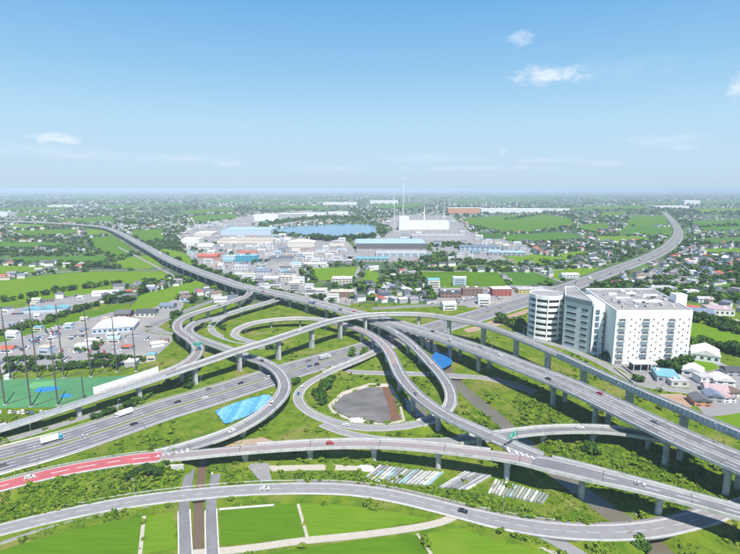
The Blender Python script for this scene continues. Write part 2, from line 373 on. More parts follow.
# ---- all centre lines: (px, py, height) traced on the photograph
c_C = [(-120, 460, 3), (-60, 445, 4), (0, 428.5, 6), (50, 412.5, 8), (100, 396, 10), (130, 386.5, 11.5), (160, 377, 13), (187, 368, 14.5), (214, 359, 16), (240, 350, 18), (270, 341, 19.5), (300, 331, 20.5),
       (330, 321.5, 20.5), (350, 317.5, 20.5), (370, 314.8, 20.5), (390, 314, 20.5), (410, 314, 20.5), (430, 315.2, 20.5), (450.6, 318.5, 20), (477.7, 323.7, 19.5), (498, 330.2, 19), (520, 338.5, 18.5),
       (547, 350, 18), (574, 362, 17.5), (601, 374.5, 17), (640, 392, 17), (676, 407.5, 17), (712, 423, 17), (740, 434.5, 17), (790, 457, 17), (850, 484, 17)]
c_B = [(-170, 219.3, 9), (-80, 219.8, 9), (0, 221, 9), (46, 222.6, 9), (95, 226, 10), (113, 230, 10), (144, 246, 11), (164, 257, 11.5), (180, 264.5, 12), (205, 274, 12), (231, 283, 12), (240, 286, 12), (267, 291.5, 12), (294, 297.3, 12), (321, 304.4, 12.5), (335, 308, 12.5),
       (350, 312, 12.5), (370, 317, 12.5), (390, 322, 13), (410, 327.7, 13), (437, 336, 13.5), (464, 345, 14.5), (491, 354.5, 15.5), (520, 366, 16), (547, 376.5, 16.5), (574, 387.5, 17), (600, 399.5, 17), (620, 409, 17), (640, 418.5, 17), (660, 428, 17), (680, 437.5, 17), (700, 446.5, 17), (720, 455, 17), (740, 463, 17), (790, 485, 17), (850, 512, 17)]
c_D = [(250, 291.5, 12), (248.8, 294.3, 12), (243, 297.6, 12), (233, 301, 12), (219.5, 305.6, 12), (204.7, 310, 12), (191, 314.5, 12), (181.7, 319, 12), (177, 324, 12), (177.6, 329.4, 12), (183, 334, 12), (189.8, 338.4, 12), (196, 344, 12.3), (198.6, 350, 12.7), (195, 357, 13), (187, 363.5, 13), (173.5, 370, 12.8), (160, 375, 12.4), (140, 382, 11.6), (122, 388, 10.9), (108, 392.6, 10.4), (96, 396.4, 10)]
c_E = [(282, 298.5, 6.5), (273, 301, 6.5), (260, 305, 6.5), (246.6, 308.4, 6.5), (235.8, 311.8, 6.5), (223.6, 315.6, 6.5), (211.4, 318.3, 7), (200.6, 320.8, 7.5), (192.5, 324.7, 7.5), (188, 329.4, 7.5), (190.4, 334, 8), (199, 338.9, 8), (210, 343, 8), (221, 347, 8), (230.4, 350.4, 8), (240, 354.5, 8), (250, 358, 8), (261, 361, 8), (270, 365.2, 8), (278.4, 371.5, 8), (283, 378.5, 8), (285, 386, 8), (283, 394, 7.8), (277.7, 401, 7.6), (270, 408, 7.4), (262, 415, 7.2), (242.4, 427, 6.8), (222, 436, 6.4), (196, 444.5, 6.1), (173, 451.5, 6), (155, 455.5, 5.9)]
c_F = [(226, 315.2, 6.4), (219, 319, 6), (213.5, 323, 5.5), (210.7, 327.4, 5), (213.4, 332.5, 4), (221, 336.6, 3.2), (230, 339.8, 2.6), (239, 341.9, 2), (247, 342.8, 1.6), (255, 343.2, 1.3)]
c_G = [(262.5, 348.5, .9), (254, 342.2, 1.6), (241, 339, 3), (235.5, 336.5, 4), (233.5, 333.5, 5), (236.5, 330, 6), (243, 326.6, 7), (252, 323.4, 7.6), (264, 321.2, 8), (280.6, 319.2, 8.4), (301, 318.4, 8.8), (316, 319, 9.2), (328, 320.8, 9.6), (341, 324.2, 10), (354.4, 328, 10.5), (365, 332, 11), (374.7, 337.4, 11.5), (382.8, 344.3, 12), (389, 352, 12.5), (393, 360, 13), (396.5, 368.5, 13.2), (401, 377, 13.4), (408, 386.2, 13.5), (416.5, 395, 13.5), (427, 403.5, 13.5), (440, 412.5, 13.5), (451, 418.8, 13.5), (473, 428.5, 13.5), (500, 440.5, 13.5), (520, 449.5, 13.4), (540, 457.5, 13.3)]
c_R = [(-120, 521, 1.2), (-60, 503, 2), (0, 486.5, 3), (59, 471.5, 4.5), (118, 461, 5.6), (140, 458.3, 6), (160, 456.5, 6.2), (177, 455.8, 6.4), (214, 452, 6.9), (252.7, 448.8, 7.4), (291, 446, 8), (340, 443.8, 9), (377, 443.8, 10), (408, 445.4, 11), (440, 448.3, 12), (470, 452, 12.5), (500, 455.6, 13), (525, 459.5, 13.2), (550, 464, 13.4), (581, 471.5, 13.5), (610, 478.5, 13.5), (640, 485.8, 13.5), (690, 499, 13.5), (740, 513, 13.5), (800, 531, 13.5)]
w_R = [12, 12, 12, 12, 12, 12.5, 12, 9.5, 9, 9, 9, 9, 9, 9, 9, 9, 9.5, 11.5, 15, 14.5, 13, 11.5, 10.5, 10.5, 10.5]
c_I = [(352, 316, 12.5), (370.6, 322, 12.2), (384, 326.6, 12), (396, 333, 11.6), (407, 340.7, 11.2), (416.6, 349.2, 10.6), (425, 358, 10), (433, 366.5, 9.3), (441.5, 376, 8.5), (448.5, 387, 7.5), (451.5, 397.5, 6.3), (450, 406, 5.2), (444, 413, 4.2), (433, 419.5, 3.4), (420, 423.6, 2.8)]
c_J = [(433, 419.7, 3.2), (420, 423.8, 2.7), (404, 426.6, 2), (389, 428, 1.5), (365, 428.3, 1.2), (345, 425.2, 1.1), (331, 421.8, 1.1), (318, 417, 1.1), (307, 411, 1.1), (300, 404.5, 1.2), (297.3, 398, 1.4), (299, 391.5, 1.6), (304, 386.2, 1.9), (313.6, 380, 2.5), (325.8, 373.9, 3.2), (336.6, 368.6, 3.8)]
c_J2 = [(325.8, 373.9, 3.4), (336.6, 368.6, 4), (353.5, 361.8, 4), (367, 356, 3.2), (378, 350.8, 2.2), (390, 345.3, 1.7)]
c_K0 = [(322, 424, 1.0), (336, 430, .9), (352, 434.5, .8), (381, 439.3, .8), (410, 441, 1.2), (440, 440.8, 2.2), (459, 440, 3.2), (478, 438.5, 4.5)]
c_K = [(459, 440, 3.4), (478, 438.3, 4.6), (497, 436, 6), (515, 433.3, 7), (543.6, 430.2, 8), (565, 429.2, 8.4), (590, 429, 8.6), (612.7, 430.2, 8.6), (640, 434, 8.6), (668, 439.5, 8.2), (700, 448, 7.5)]
c_A = [(-160, 503, 1), (-80, 483, 1), (0, 460.5, 1), (59, 444.8, 1), (118, 425.5, 1), (160, 411, 1), (189, 402.5, 1), (214, 395, 1), (260, 380.5, 1), (290, 370.8, 1), (318, 362.6, 1), (345, 355, 1), (370, 347.4, 1), (395, 339.8, 1), (420, 332.3, 1), (450, 323.6, 1), (478, 315.3, 1), (510, 305.8, 1), (540, 297, 1), (565, 288.2, 1), (601, 275.2, 1), (627, 265.6, 1), (652.7, 255.7, 1), (667, 247.5, 1), (675, 240.5, 1), (678.5, 233.5, 1), (677, 227.5, 1), (673, 221.5, 1), (668.5, 216.5, 1), (664, 212, 1)]
w_A = [35] * 13 + [36, 37, 38, 38, 37, 36, 35, 34, 34, 34, 34, 32, 28, 26, 25, 25, 25]
c_L = [(-90, 552, 1.2), (-40, 540, 1.2), (0, 530, 1.2), (59, 515.6, 1.2), (118, 504, 1.2), (160, 498, 1.2), (187, 495, 1.2), (241, 490.3, 1.2), (295, 488.4, 1.2), (340, 489, 1.2), (370, 492, 1.2), (399.5, 497.3, 1.2), (430, 504.5, 1.3), (459, 512, 1.4), (490, 519.5, 1.6), (518, 525.4, 1.9), (560, 531, 2.4), (595, 532.8, 2.7), (623, 532.3, 2.7), (650, 530, 2.6), (670, 526.6, 2.4), (694, 520.5, 2.2), (711, 515.5, 2), (728, 510.3, 1.6), (745, 503, 1.2), (760, 495, .8)]
c_M = [(345, 371, .4), (360, 372.3, .4), (390, 373.2, .4), (426, 374, .5), (450, 375.5, .9), (475, 377, .9), (495, 379.5, .5), (515, 385, .4), (535, 392, .4)]
c_N = [(515, 332, .5), (533.5, 339, .6), (560.6, 346.4, .6), (585, 355.5, .6), (601, 363, .6), (620, 373.5, .6), (634, 381, .5), (650, 386.5, .5), (672, 389.8, .5), (694, 391.8, .5), (720, 393, .5), (760, 394.5, .5)]
c_S = [(150, 326, .4), (186, 311, .4), (205, 303.5, .4), (225, 296.8, .4), (242, 291, .4)]
c_S2 = [(150, 330.5, .5), (163, 333, .5), (178, 333.3, .5), (196, 333, .5)]
c_T1 = [(185.7, 570, .5), (185.5, 552, .5), (184.5, 526, .6), (184, 505, .9), (186, 490, .9), (188.5, 478, .7), (190.5, 468, .5)]
c_T2 = [(213, 570, .5), (212.3, 552, .5), (211.3, 526, .6), (211, 505, .9), (213, 490, .9), (214.5, 482, .7), (216, 474, .5)]
c_P = [(190, 553.5, .4), (222, 551, .45), (252, 547.8, .45), (295, 541.5, .45), (340, 537, .45), (370, 533.8, .5), (399, 530, .6), (425, 526, .8), (444, 521.8, 1.0), (456, 515.5, 1.3)]
c_Q = [(533, 529.5, 1.6), (545, 534.5, 1.3), (560, 543, .9), (575, 552, .6), (600, 568, .4)]
c_U = [(372, 308.8, .5), (400, 306.8, .5), (440, 304.6, .5), (460, 302, .5), (480, 297.5, .5)]
c_river = [(425, 335, -1.3), (433, 350, -1.3), (442, 364, -1.3), (457, 383.5, -1.3), (470, 395.5, -1.3), (484, 407.5, -1.3), (500, 420.5, -1.3), (513, 432.5, -1.3), (527, 446, -1.3), (543, 461, -1.3), (558, 474, -1.3), (575, 487, -1.3), (592, 499.5, -1.3), (610, 512, -1.3), (630, 526, -1.3), (648, 541, -1.3), (664, 558, -1.3), (690, 590, -1.3)]
c_canal = [(199, 580, -1), (198.5, 552, -1), (198.3, 526, -1), (198.8, 505, -1), (200, 490, -1), (201.5, 475, -1), (203, 462, -1), (205, 448, -1), (206, 440, -1)]
pC = Path(c_C, [9.5] * 4 + [10] * 27, 8); pB = Path(c_B, 21.5, 10); pD = Path(c_D, 9.5, 10); pE = Path(c_E, 9.5, 10); pF = Path(c_F, 7.5, 8)
pG = Path(c_G, 9.0, 12); pR = Path(c_R, w_R, 8); pI = Path(c_I, 8.5, 8); pJ = Path(c_J, 7.5, 8); pJ2 = Path(c_J2, 7.5, 5)
pK0 = Path(c_K0, 7, 5); pK = Path(c_K, 9, 8); pA = Path(c_A, w_A, 12); pL = Path(c_L, [9] * 14 + [10] * 9 + [8] * 3, 8); pM = Path(c_M, 9, 5)
pN = Path(c_N, 8, 6); pS = Path(c_S, 9, 4); pS2 = Path(c_S2, 6, 4); pT1 = Path(c_T1, 4.8, 4); pT2 = Path(c_T2, 4.8, 4); pP = Path(c_P, 4.2, 6); pQ = Path(c_Q, 6.5, 5); pU = Path(c_U, 11, 5)
pRiv = Path(c_river, [6.5] * 5 + [7] * 8 + [8] * 5, 8); pCan = Path(c_canal, 3.4, 5)
i_rA = pR.idx(0, 6.0)    # the red road runs on an embankment as far as the abutment
GRADE = [(pA, 1.5), (pJ, 1.0), (pK0, 1.0), (pL, 1.2), (pM, .6), (pN, .6), (pS, .5), (pS2, .5), (pT1, .4), (pT2, .4), (pP, .4), (pQ, .5), (pU, .6)]
pRg = Path(c_R[:7], w_R[:7], 8); pFg = Path(c_F[3:], 7.5, 6); pGg = Path(c_G[:5], 8.5, 6)
GRADE_H = GRADE + [(pRg, 1.2), (pFg, 1.0), (pGg, 1.0)]

# ------------------------------------------------------------------ areas (photo outline of each plot, on the ground)
PADDY = [([(-60, 575), (12, 547), (60, 533.5), (120, 520), (142.5, 516), (138.5, 556), (137, 575)], 0), ([(145.5, 516.6), (177, 511.5), (177.5, 549), (141.5, 554)], 1),
         ([(220, 508.6), (250, 506.3), (296.5, 504), (306, 537.5), (262, 543), (220, 545)], 0), ([(299, 504), (330, 504.5), (360, 507.5), (400, 513.5), (438, 520), (400, 527.5), (345, 533.5), (309, 537.5)], 1),
         ([(262, 555), (303, 548), (360, 540.5), (414, 533.5), (424, 545), (440, 575), (250, 575)], 0), ([(419.5, 532.5), (440, 528), (463, 526.5), (500, 536), (533, 545.5), (560, 560), (575, 575), (445, 575)], 1),
         ([(605, 541), (640, 541), (652, 575), (640, 575)], 1)]
FIELD = [([(-120, 330), (-120, 290), (0, 281), (40, 276), (90, 271.5), (164, 271), (174.6, 277.6), (138.6, 282.7), (97.6, 293), (38, 300), (0, 307)], 1), ([(103, 266), (130, 257), (153, 255), (162, 267), (140, 269.5)], 1),
         ([(88, 238), (113, 235.5), (133, 249), (118, 258), (95, 250)], 0), ([(10, 231), (77, 229), (80, 235), (20, 236)], 0), ([(51, 219.8), (113, 216), (115.5, 222), (77, 222.4)], 0),
         ([(-40, 258), (103, 255.7), (108, 259.6), (77, 264.7), (15, 262)], 2), ([(128, 231), (162, 229), (164, 240), (146, 242)], 0), ([(154, 247), (182, 252), (195, 262), (190, 265), (172, 257)], 1),
         ([(0, 241), (60, 243), (75, 247), (40, 249), (-30, 247)], 2), ([(-60, 265), (20, 266), (70, 267), (20, 274), (-60, 276)], 1),
         ([(460, 218.5), (500, 216), (544.6, 214), (570, 218.5), (575, 225), (524, 233), (485.5, 230.5), (470, 225)], 0), ([(498, 235), (560, 232), (590, 236), (560, 241), (509, 241.6)], 2), ([(476, 232), (500, 234), (505, 238), (485, 240)], 3),
         ([(501, 255.7), (534, 254.5), (560, 257), (575, 262), (560, 264), (514, 264.7)], 1), ([(419, 271), (498, 272), (510, 285.5), (470, 287.5), (434, 288)], 0), ([(499.5, 272), (540, 272.5), (557, 281), (553, 284), (512, 285.5)], 2),
         ([(447, 266), (514, 266), (514, 269.5), (447, 269)], 4), ([(632, 216), (663, 216), (669, 226), (625, 226)], 0), ([(624, 226.6), (669.5, 226.6), (672, 235.5), (617, 235)], 2), ([(594, 236), (640, 236.2), (655, 240), (600, 242.5)], 1),
         ([(692, 221), (760, 218.5), (760, 230), (705, 231)], 2), ([(699, 249), (760, 248), (760, 252), (709, 254.5)], 1), ([(548, 268), (601, 268.5), (578, 277), (556, 281)], 1), ([(560, 254), (583, 250.6), (586, 254.5), (565, 259.6)], 1),
         ([(689, 322), (713, 327), (740, 335.5), (775, 345), (765, 352), (724, 345.5), (713, 345), (689.5, 339)], 1), ([(690.5, 352), (700, 355), (721, 368), (708, 371.5), (690, 363)], 1), ([(706, 419), (740, 413), (790, 418), (800, 452), (740, 428)], 1),
         ([(308, 268.5), (362, 266.5), (356, 279), (318, 280)], 1), ([(366, 270), (378, 272), (380, 285), (362, 282)], 1), ([(140, 295), (195, 281), (206, 283), (200, 290), (150, 309), (128, 312)], 1), ([(-60, 350), (0, 335), (60, 318), (97, 310), (126, 303), (126, 308), (100, 315.5), (60, 325.5), (0, 343), (-60, 359)], 0), ([(0, 214), (60, 212), (60, 215), (0, 217)], 0), ([(180, 211), (230, 208), (235, 211), (190, 214)], 0),
         ([(184, 217), (232, 213.5), (240, 218), (200, 222)], 0), ([(560, 208), (640, 205), (650, 208), (570, 211)], 0), ([(575, 226), (606, 222), (612, 228), (590, 232)], 0), ([(335, 289), (354, 288), (352, 293), (332, 293)], 1), ([(374, 205), (420, 203), (430, 206), (380, 209)], 2), ([(450, 200), (540, 198), (560, 200.5), (450, 203)], 2), ([(690, 240), (740, 238), (760, 242), (700, 244)], 2), ([(100, 206), (180, 203), (190, 205.5), (110, 209)], 2), ([(0, 199), (120, 197.5), (140, 199), (0, 200.5)], 2), ([(420, 196), (600, 195), (620, 196.5), (430, 197.5)], 2), ([(640, 203), (740, 201), (740, 203.5), (650, 205)], 0), ([(200, 200), (330, 199), (340, 201), (210, 202.5)], 2), ([(690, 209), (745, 208), (745, 211), (700, 212)], 1), ([(20, 224), (48, 224.5), (46, 227.5), (0, 228)], 1), ([(86, 228.5), (110, 231), (112, 234), (88, 236)], 1), ([(0, 208.5), (60, 207), (70, 209.5), (0, 211)], 0), ([(250, 205), (330, 206), (320, 208.5), (255, 208)], 0), ([(640, 229), (655, 206), (664, 212), (640, 214)], 2) if False else ([(600, 213), (628, 211), (622, 215), (600, 217)], 0)]
FMAT = M_rice + [M_olive]
POLY_POND = [(332, 405), (344, 393.5), (369, 385.5), (388, 386), (396, 400), (401, 419), (384, 422.8), (354, 419), (336, 411)]
POLY_POND2 = [(404, 397), (414, 399), (424, 408), (428, 416), (414, 417), (406, 410)]
POLY_LAKE = [(272, 230), (283, 227.2), (313, 225.4), (344, 224), (370, 224.6), (381, 228.5), (378, 233), (366, 236.5), (344, 237), (311, 235), (290, 234)]
POLY_RANGE = [(-100, 381), (0, 379.5), (60, 378), (112, 376.5), (130, 375), (104, 392), (62, 407), (0, 408.5), (-100, 410)]
POLY_LOT = [(-90, 362), (0, 339), (30, 330), (70, 319), (98, 311), (130, 313), (150, 307), (172, 297), (184, 303), (181, 313), (158, 327), (172, 333), (172, 342), (150, 362), (128, 366), (60, 369), (0, 373), (-90, 378)]
POLY_LOT2 = [(-90, 334), (-90, 316), (0, 312), (60, 299), (108, 288), (126, 289), (95, 303), (50, 322), (0, 336)]
POLY_DIRT = [(460, 328), (492, 317), (532, 304.5), (532, 311), (510, 320), (497, 326.5), (468, 333)]
POLY_DIRT2 = [(650, 394.5), (681, 394), (694, 400), (692, 407), (680, 407.5), (664, 402)]
POLY_IND = [(180, 246), (186, 228), (220, 222), (256, 214), (312, 210), (316, 221), (274, 226), (268, 232), (300, 236), (345, 239), (352, 246), (360, 258), (300, 268), (300, 284), (352, 296), (350, 306), (296, 293), (240, 279), (196, 264)]
POLY_IND2 = [(352, 236), (400, 214), (452, 216), (470, 232), (530, 246), (535, 262), (450, 263), (412, 262), (360, 262)]
POLY_IND3 = [(432, 284), (560, 286), (556, 291), (480, 312), (432, 308)]
POLY_LOT3 = [(596, 284), (628, 268), (660, 252), (690, 262), (735, 270), (745, 282), (690, 288), (640, 287)]
POLY_HOUSE = [(650, 372), (690, 347), (745, 374), (760, 412), (706, 417), (692, 400), (684, 390)]
POLY_BLD = [(528, 340), (562, 330), (640, 322), (692, 360), (690, 390), (622, 382), (590, 358)]
PAVED = [POLY_RANGE, POLY_LOT, POLY_LOT2, POLY_DIRT, POLY_DIRT2, POLY_POND, POLY_POND2]

def pdist(path, X, Y):
    P = path.P[:, :2]; n = len(X); D = np.full(n, 1e9); Z = np.zeros(n); HW = np.zeros(n)
    lo, hi = P.min(0) - 70, P.max(0) + 70
    sel = np.where((X > lo[0]) & (X < hi[0]) & (Y > lo[1]) & (Y < hi[1]))[0]
    for c in range(0, len(sel), 4000):
        q = sel[c:c + 4000]
        d2 = (X[q, None] - P[None, :, 0]) ** 2 + (Y[q, None] - P[None, :, 1]) ** 2
        k = d2.argmin(1); D[q] = np.sqrt(d2[np.arange(len(q)), k]); Z[q] = path.P[k, 2]; HW[q] = path.hw[k]
    return D, Z, HW
def terrain(X, Y):
    X = np.asarray(X, float); Y = np.asarray(Y, float)
    px = to_px(np.stack([X, Y, np.zeros_like(X)], 1))
    flat = np.zeros(len(X), bool)
    for p, _ in PADDY + FIELD: flat |= inpoly(px, p)
    for p in PAVED + [POLY_BLD, POLY_HOUSE]: flat |= inpoly(px, p)
    h = (vnoise(X / 23, Y / 23, 1) - .5) * .9 + (vnoise(X / 7, Y / 7, 2) - .5) * .35 + .1
    edge = np.minimum.reduce([(X + 470), (470 - X), (Y - 130), (640 - Y)]); k = np.clip(edge / 40, 0, 1)
    h = np.where(flat, 0.0, h * k)
    dr, _, hr = pdist(pRiv, X, Y)
    dike = 2.0 - np.maximum(np.abs(dr - hr - 11) - 2.2, 0) * .42
    h = np.where((dr < 45) & ~flat, np.maximum(h, dike * (Y < 380)), h)
    # turf bank under the ring of the logistics centre and around the pond
    for path, sh in GRADE_H:
        d, z, hw = pdist(path, X, Y); e = d - hw - sh - 1.2
        inside = e <= 0
        val = z - .28 - np.maximum(e, 0) * .5
        h = np.where(inside, z - .28, np.maximum(h, np.where(d < 1e8, val, -99)))
    for path, dep, sl in ((pRiv, -2.4, .55), (pCan, -2.0, 1.0)):
        d, z, hw = pdist(path, X, Y)
        h = np.where(d < 60, np.minimum(h, dep + np.maximum(d - hw, 0) * sl), h)
    for pp in (POLY_POND, POLY_POND2):
        ins = inpoly(px, pp); h = np.where(ins, -1.6, h)
    return h

# ------------------------------------------------------------------ ground sheet: relief near the interchange, flat plain to the horizon
gx = np.arange(-470, 470.1, 2.5); gy = np.arange(130, 640.1, 2.5)
GX, GY = np.meshgrid(gx, gy); GH = terrain(GX.ravel(), GY.ravel())
GH = GH.reshape(GX.shape); GH[0, :] = GH[-1, :] = 0; GH[:, 0] = GH[:, -1] = 0
nx, ny = len(gx), len(gy)
GV = np.stack([GX.ravel(), GY.ravel(), GH.ravel()], 1)
ii = (np.arange(ny - 1)[:, None] * nx + np.arange(nx - 1)[None, :]).ravel()
GF = np.concatenate([np.stack([ii, ii + 1, ii + nx + 1], 1), np.stack([ii, ii + nx + 1, ii + nx], 1)])
BIG = 45000.0
ov = [(-BIG, -BIG), (BIG, -BIG), (BIG, BIG), (-BIG, BIG), (-470, 130), (470, 130), (470, 640), (-470, 640)]
b0 = len(GV); GV = np.vstack([GV, [(a, b, 0) for a, b in ov]])
of = [(0, 1, 5), (0, 5, 4), (1, 2, 6), (1, 6, 5), (2, 3, 7), (2, 7, 6), (3, 0, 4), (3, 4, 7)]
GF = np.vstack([GF, np.array(of) + b0])
ground = tri_object('ground', GV, GF, np.r_[np.zeros(len(GF) - 8, int), np.ones(8, int)], [M_grass, M_far], smooth=True)
tag(ground, kind='structure')
def hgt(x, y):
    fx = (x + 470) / 2.5; fy = (y - 130) / 2.5
    if fx < 0 or fy < 0 or fx >= nx - 1 or fy >= ny - 1: return 0.0
    i, j = int(fx), int(fy); fx -= i; fy -= j
    return float((GH[j, i] * (1 - fx) + GH[j, i + 1] * fx) * (1 - fy) + (GH[j + 1, i] * (1 - fx) + GH[j + 1, i + 1] * fx) * fy)

def sheet(name, poly, m, z=.12, skirt=.3, kind='structure'):
    mb = MB(); P = [W(a, b, 0) for a, b in poly]
    mb.prism([(p.x, p.y) for p in P], z - skirt, z, 0, bottom=False)
    return tag(mb.build(name, m), kind=kind)
for k, (p, c) in enumerate(PADDY): sheet('rice_field', p, FMAT[c], .2)
for k, (p, c) in enumerate(FIELD): sheet('farm_field', p, FMAT[c], .14 + .002 * k)
sheet('range_field', POLY_RANGE, M_turf, .12); sheet('parking_lot', POLY_LOT, M_lot, .12); sheet('parking_lot', POLY_LOT2, M_lot, .13)
sheet('bare_ground', POLY_DIRT, M_dirt, .13); sheet('bare_ground', POLY_DIRT2, M_dirt, .13)
sheet('industrial_yard', POLY_IND, M_lot, .05); sheet('industrial_yard', POLY_IND2, M_lot, .055); sheet('industrial_yard', POLY_IND3, M_lot, .06)
sheet('parking_lot', [(640, 284), (642, 268), (690, 268), (694, 284)], M_lot, .065); sheet('building_yard', POLY_BLD, M_lot, .07); sheet('village_ground', POLY_HOUSE, M_local, .08)
for poly, c in (([(35, 390), (40, 387.5), (56, 386.5), (60, 387), (58, 390), (40, 392.5), (35, 392)], M_bluep), ([(60, 396), (66, 394), (72, 394.5), (72, 396.5), (63, 398)], M_bluep), ([(28, 385), (34, 382), (56, 380.5), (57, 386), (40, 387), (34, 389), (28, 388)], M_turfl)):
    sheet('target_green', poly, c, .135, .05)
sheet('dry_verge', [(200, 390), (213, 381), (222, 365), (240, 366), (228, 374), (206, 379)], M_dryg, .4, .6) if False else None
# lake, pond, river, canal
def wsheet(name, poly, m, z):
    mb = MB(); P = [W(a, b, z) for a, b in poly]; mb.add(P, [tuple(range(len(P)))]); return tag(mb.build(name, m), kind='structure')
sheet('lake', POLY_LAKE, M_lake, .35, .3)
wsheet('pond', POLY_POND, M_pond, -.7); wsheet('pond', POLY_POND2, M_pond, -.7)
wsheet('mud_bank', [(382, 385.6), (389, 385.8), (397, 399), (402, 420.5), (391, 422.4), (389, 408), (384, 394)], M_mud, -.62)
mb = MB(); strip(mb, pRiv, (1, 2.2), (-1, -2.2), 0); tag(mb.build('river', M_river), kind='structure')
mb = MB(); strip(mb, pCan, (1, .6), (-1, -.6), 0); tag(mb.build('canal', M_canal), kind='structure')
for off, wd in ((5.6, .7), (-5.6, .7)):
    mb = MB(); sweep(mb, pCan, [(0, off - wd / 2, -1.5), (0, off - wd / 2, 1.25), (0, off + wd / 2, 1.25), (0, off + wd / 2, -1.5)], 0, pCan.idx(0, 5)[1])
    o = mb.build('canal_wall', M_para); tag(o, 'low pale concrete wall along the %s side of the narrow canal' % ('left' if off > 0 else 'right'), 'wall')
for off, wd, u0, u1 in ((17.6, 1.6, 2.6, 12), (-17.4, 1.6, 2.2, 13), (14.0, 1.2, 3, 12)):
    i0, i1 = pRiv.idx(u0, u1); mb = MB()
    for i in range(i0, i1):
        q = []
        for j, o_ in ((i, off), (i + 1, off), (i + 1, off + wd), (i, off + wd)):
            x, y, z = pRiv.at(j, o_); q.append((x, y, float(terrain([x], [y])[0]) + .12))
        mb.add(q, [(0, 1, 2, 3)])
    tag(mb.build('dike_path', M_dryg), kind='structure')
# kerb of the pond and its path
mb = MB(); P = [W(a, b, .25) for a, b in POLY_POND]; c = sum(P, Vector()) / len(P)
ring = []
for k, (s1, zz) in enumerate(((1.0, -.7), (1.06, .62), (1.11, .64), (1.15, -.3))):
    ring.append([c + (p - c) * s1 + Vector((0, 0, zz - .25)) for p in P])
n = len(P)
for k in range(3):
    for i in range(n): mb.add([ring[k][i], ring[k][(i + 1) % n], ring[k + 1][(i + 1) % n], ring[k + 1][i]], [(0, 1, 2, 3)])
tag(mb.build('pond_kerb', M_gravel), 'pale kerb path running round the retention pond inside the loop', 'kerb')

# ------------------------------------------------------------------ grade roads
def grade_road(name, path, m, marks=True, edge=.45, u=None, kerb=None, thick=.9):
    i0, i1 = (0, len(path.P) - 1) if u is None else path.idx(*u)
    mb = MB(); sweep(mb, path, [(1, 0, 0), (-1, 0, 0), (-1, .0, -thick), (1, 0, -thick)], i0, i1, mats=[0, 1, 1, 1])
    o = tag(mb.build(name, [m, M_conc]), kind='structure')
    if marks:
        for sg in (1, -1):
            k = MB(); strip(k, path, (sg, -sg * edge), (sg, -sg * (edge + .28)), .02, 0, i0, i1); k.build('lane_marking', M_white, o)
    return o
red = grade_road('red_road', pRg, M_red, True, 1.2)
k = MB(); strip(k, pRg, (0, .25), (0, -.25), .025, 0, dash=(7, 13)); k.build('lane_divider', M_white, red)
k = MB(); strip(k, pRg, (0, .95), (0, -.95), .03, 0, *pRg.idx(4.3, 5.9), dash=(.5, 3.2)); k.build('hatching', M_white, red)
for sd_ in (1, -1):
    k = MB(); strip(k, pRg, (sd_, 0), (sd_, -sd_ * 1.15), .015); k.build('shoulder', M_deck, red)
o = grade_road('expressway', pA, M_asph_main, False)
k = MB()
for sgn in (1, -1):
    strip(k, pA, (0, sgn * 2.2), (0, sgn * 2.5), .02); strip(k, pA, (sgn, -sgn * 2.6), (sgn, -sgn * 3.0), .02)
    for j in (1, 2): strip(k, pA, (0, sgn * (2.3 + j * 4.0)), (0, sgn * (2.3 + j * 4.0 + .3)), .02, dash=(6, 15))
k.build('lane_marking', M_white, o)
k = MB()
for sgn in (1, -1):
    for j in range(3): strip(k, pA, (0, sgn * (2.9 + 4 * j)), (0, sgn * (5.6 + 4 * j)), .008)
k.build('lane_surface', mat('lane_dark', (0.1287, 0.1271, 0.1404), (0.1677, 0.1638, 0.1716), .2, .9), o)
k = MB()
for sgn in (1, -1): strip(k, pA, (sgn, -sgn * .2), (sgn, -sgn * 1.0), .03)
k.build('verge_strip', M_gravel, o)
med = MB(); sweep(med, pA, [(0, .7, .02), (0, .55, .28), (0, -.55, .28), (0, -.7, .02)], 0, len(pA.P) - 1); mo = med.build('median', M_dryg, o)
gr = MB(); sweep(gr, pA, [(0, .08, .75), (0, .08, 1.0), (0, -.08, 1.0), (0, -.08, .75)], 0, pA.idx(0, 20)[1])
for i in range(0, pA.idx(0, 16)[1], 2): gr.box(pA.at(i, 0, .27), (.15, .15, .5))
gr.build('guard_rail', M_steel, mo)
grade_road('loop_road', pJ, M_deck); grade_road('link_road', pK0, M_local)
ro = grade_road('local_road', pL, M_local)
k = MB(); strip(k, pL, (0, .08), (0, -.08), .025, 0, *pL.idx(0, 24), dash=(5, 10)); k.build('lane_divider', M_white, ro)
for sgn in (1, -1):
    k = MB(); sweep(k, pL, [(sgn, 0, -.3), (sgn, 0, .16), (sgn, sgn * .2, .16), (sgn, sgn * .2, -.3)], *pL.idx(0, 24)); k.build('kerb', M_para, ro)
k = MB(); strip(k, pL, (1, 1.6), (1, .36), .13, 0, *pL.idx(8, 22)); k.build('footway', M_lane, ro)
for nm, p, m, mk in (('local_road', pM, M_local, True), ('frontage_road', pN, M_local, True), ('frontage_road', pS, M_asph, True), ('frontage_road', pS2, M_local, False), ('canal_road', pT1, M_asph, False), ('canal_road', pT2, M_asph, False), ('farm_track', pP, M_gravel, False), ('side_road', pQ, M_local, False), ('toll_road', pU, M_asph, True)):
    grade_road(nm, p, m, mk, .3)
for p in (pT1, pT2):
    for sgn in (1, -1):
        k = MB(); sweep(k, p, [(sgn, sgn * .0, -.3), (sgn, 0, .22), (sgn, sgn * .45, .22), (sgn, sgn * .45, -.3)], *p.idx(.6, 2.8))
        tag(k.build('road_kerb', M_white), 'white kerb on the %s edge of the %s road beside the narrow canal' % (('left' if sgn > 0 else 'right'), ('left' if p is pT1 else 'right')), 'kerb')
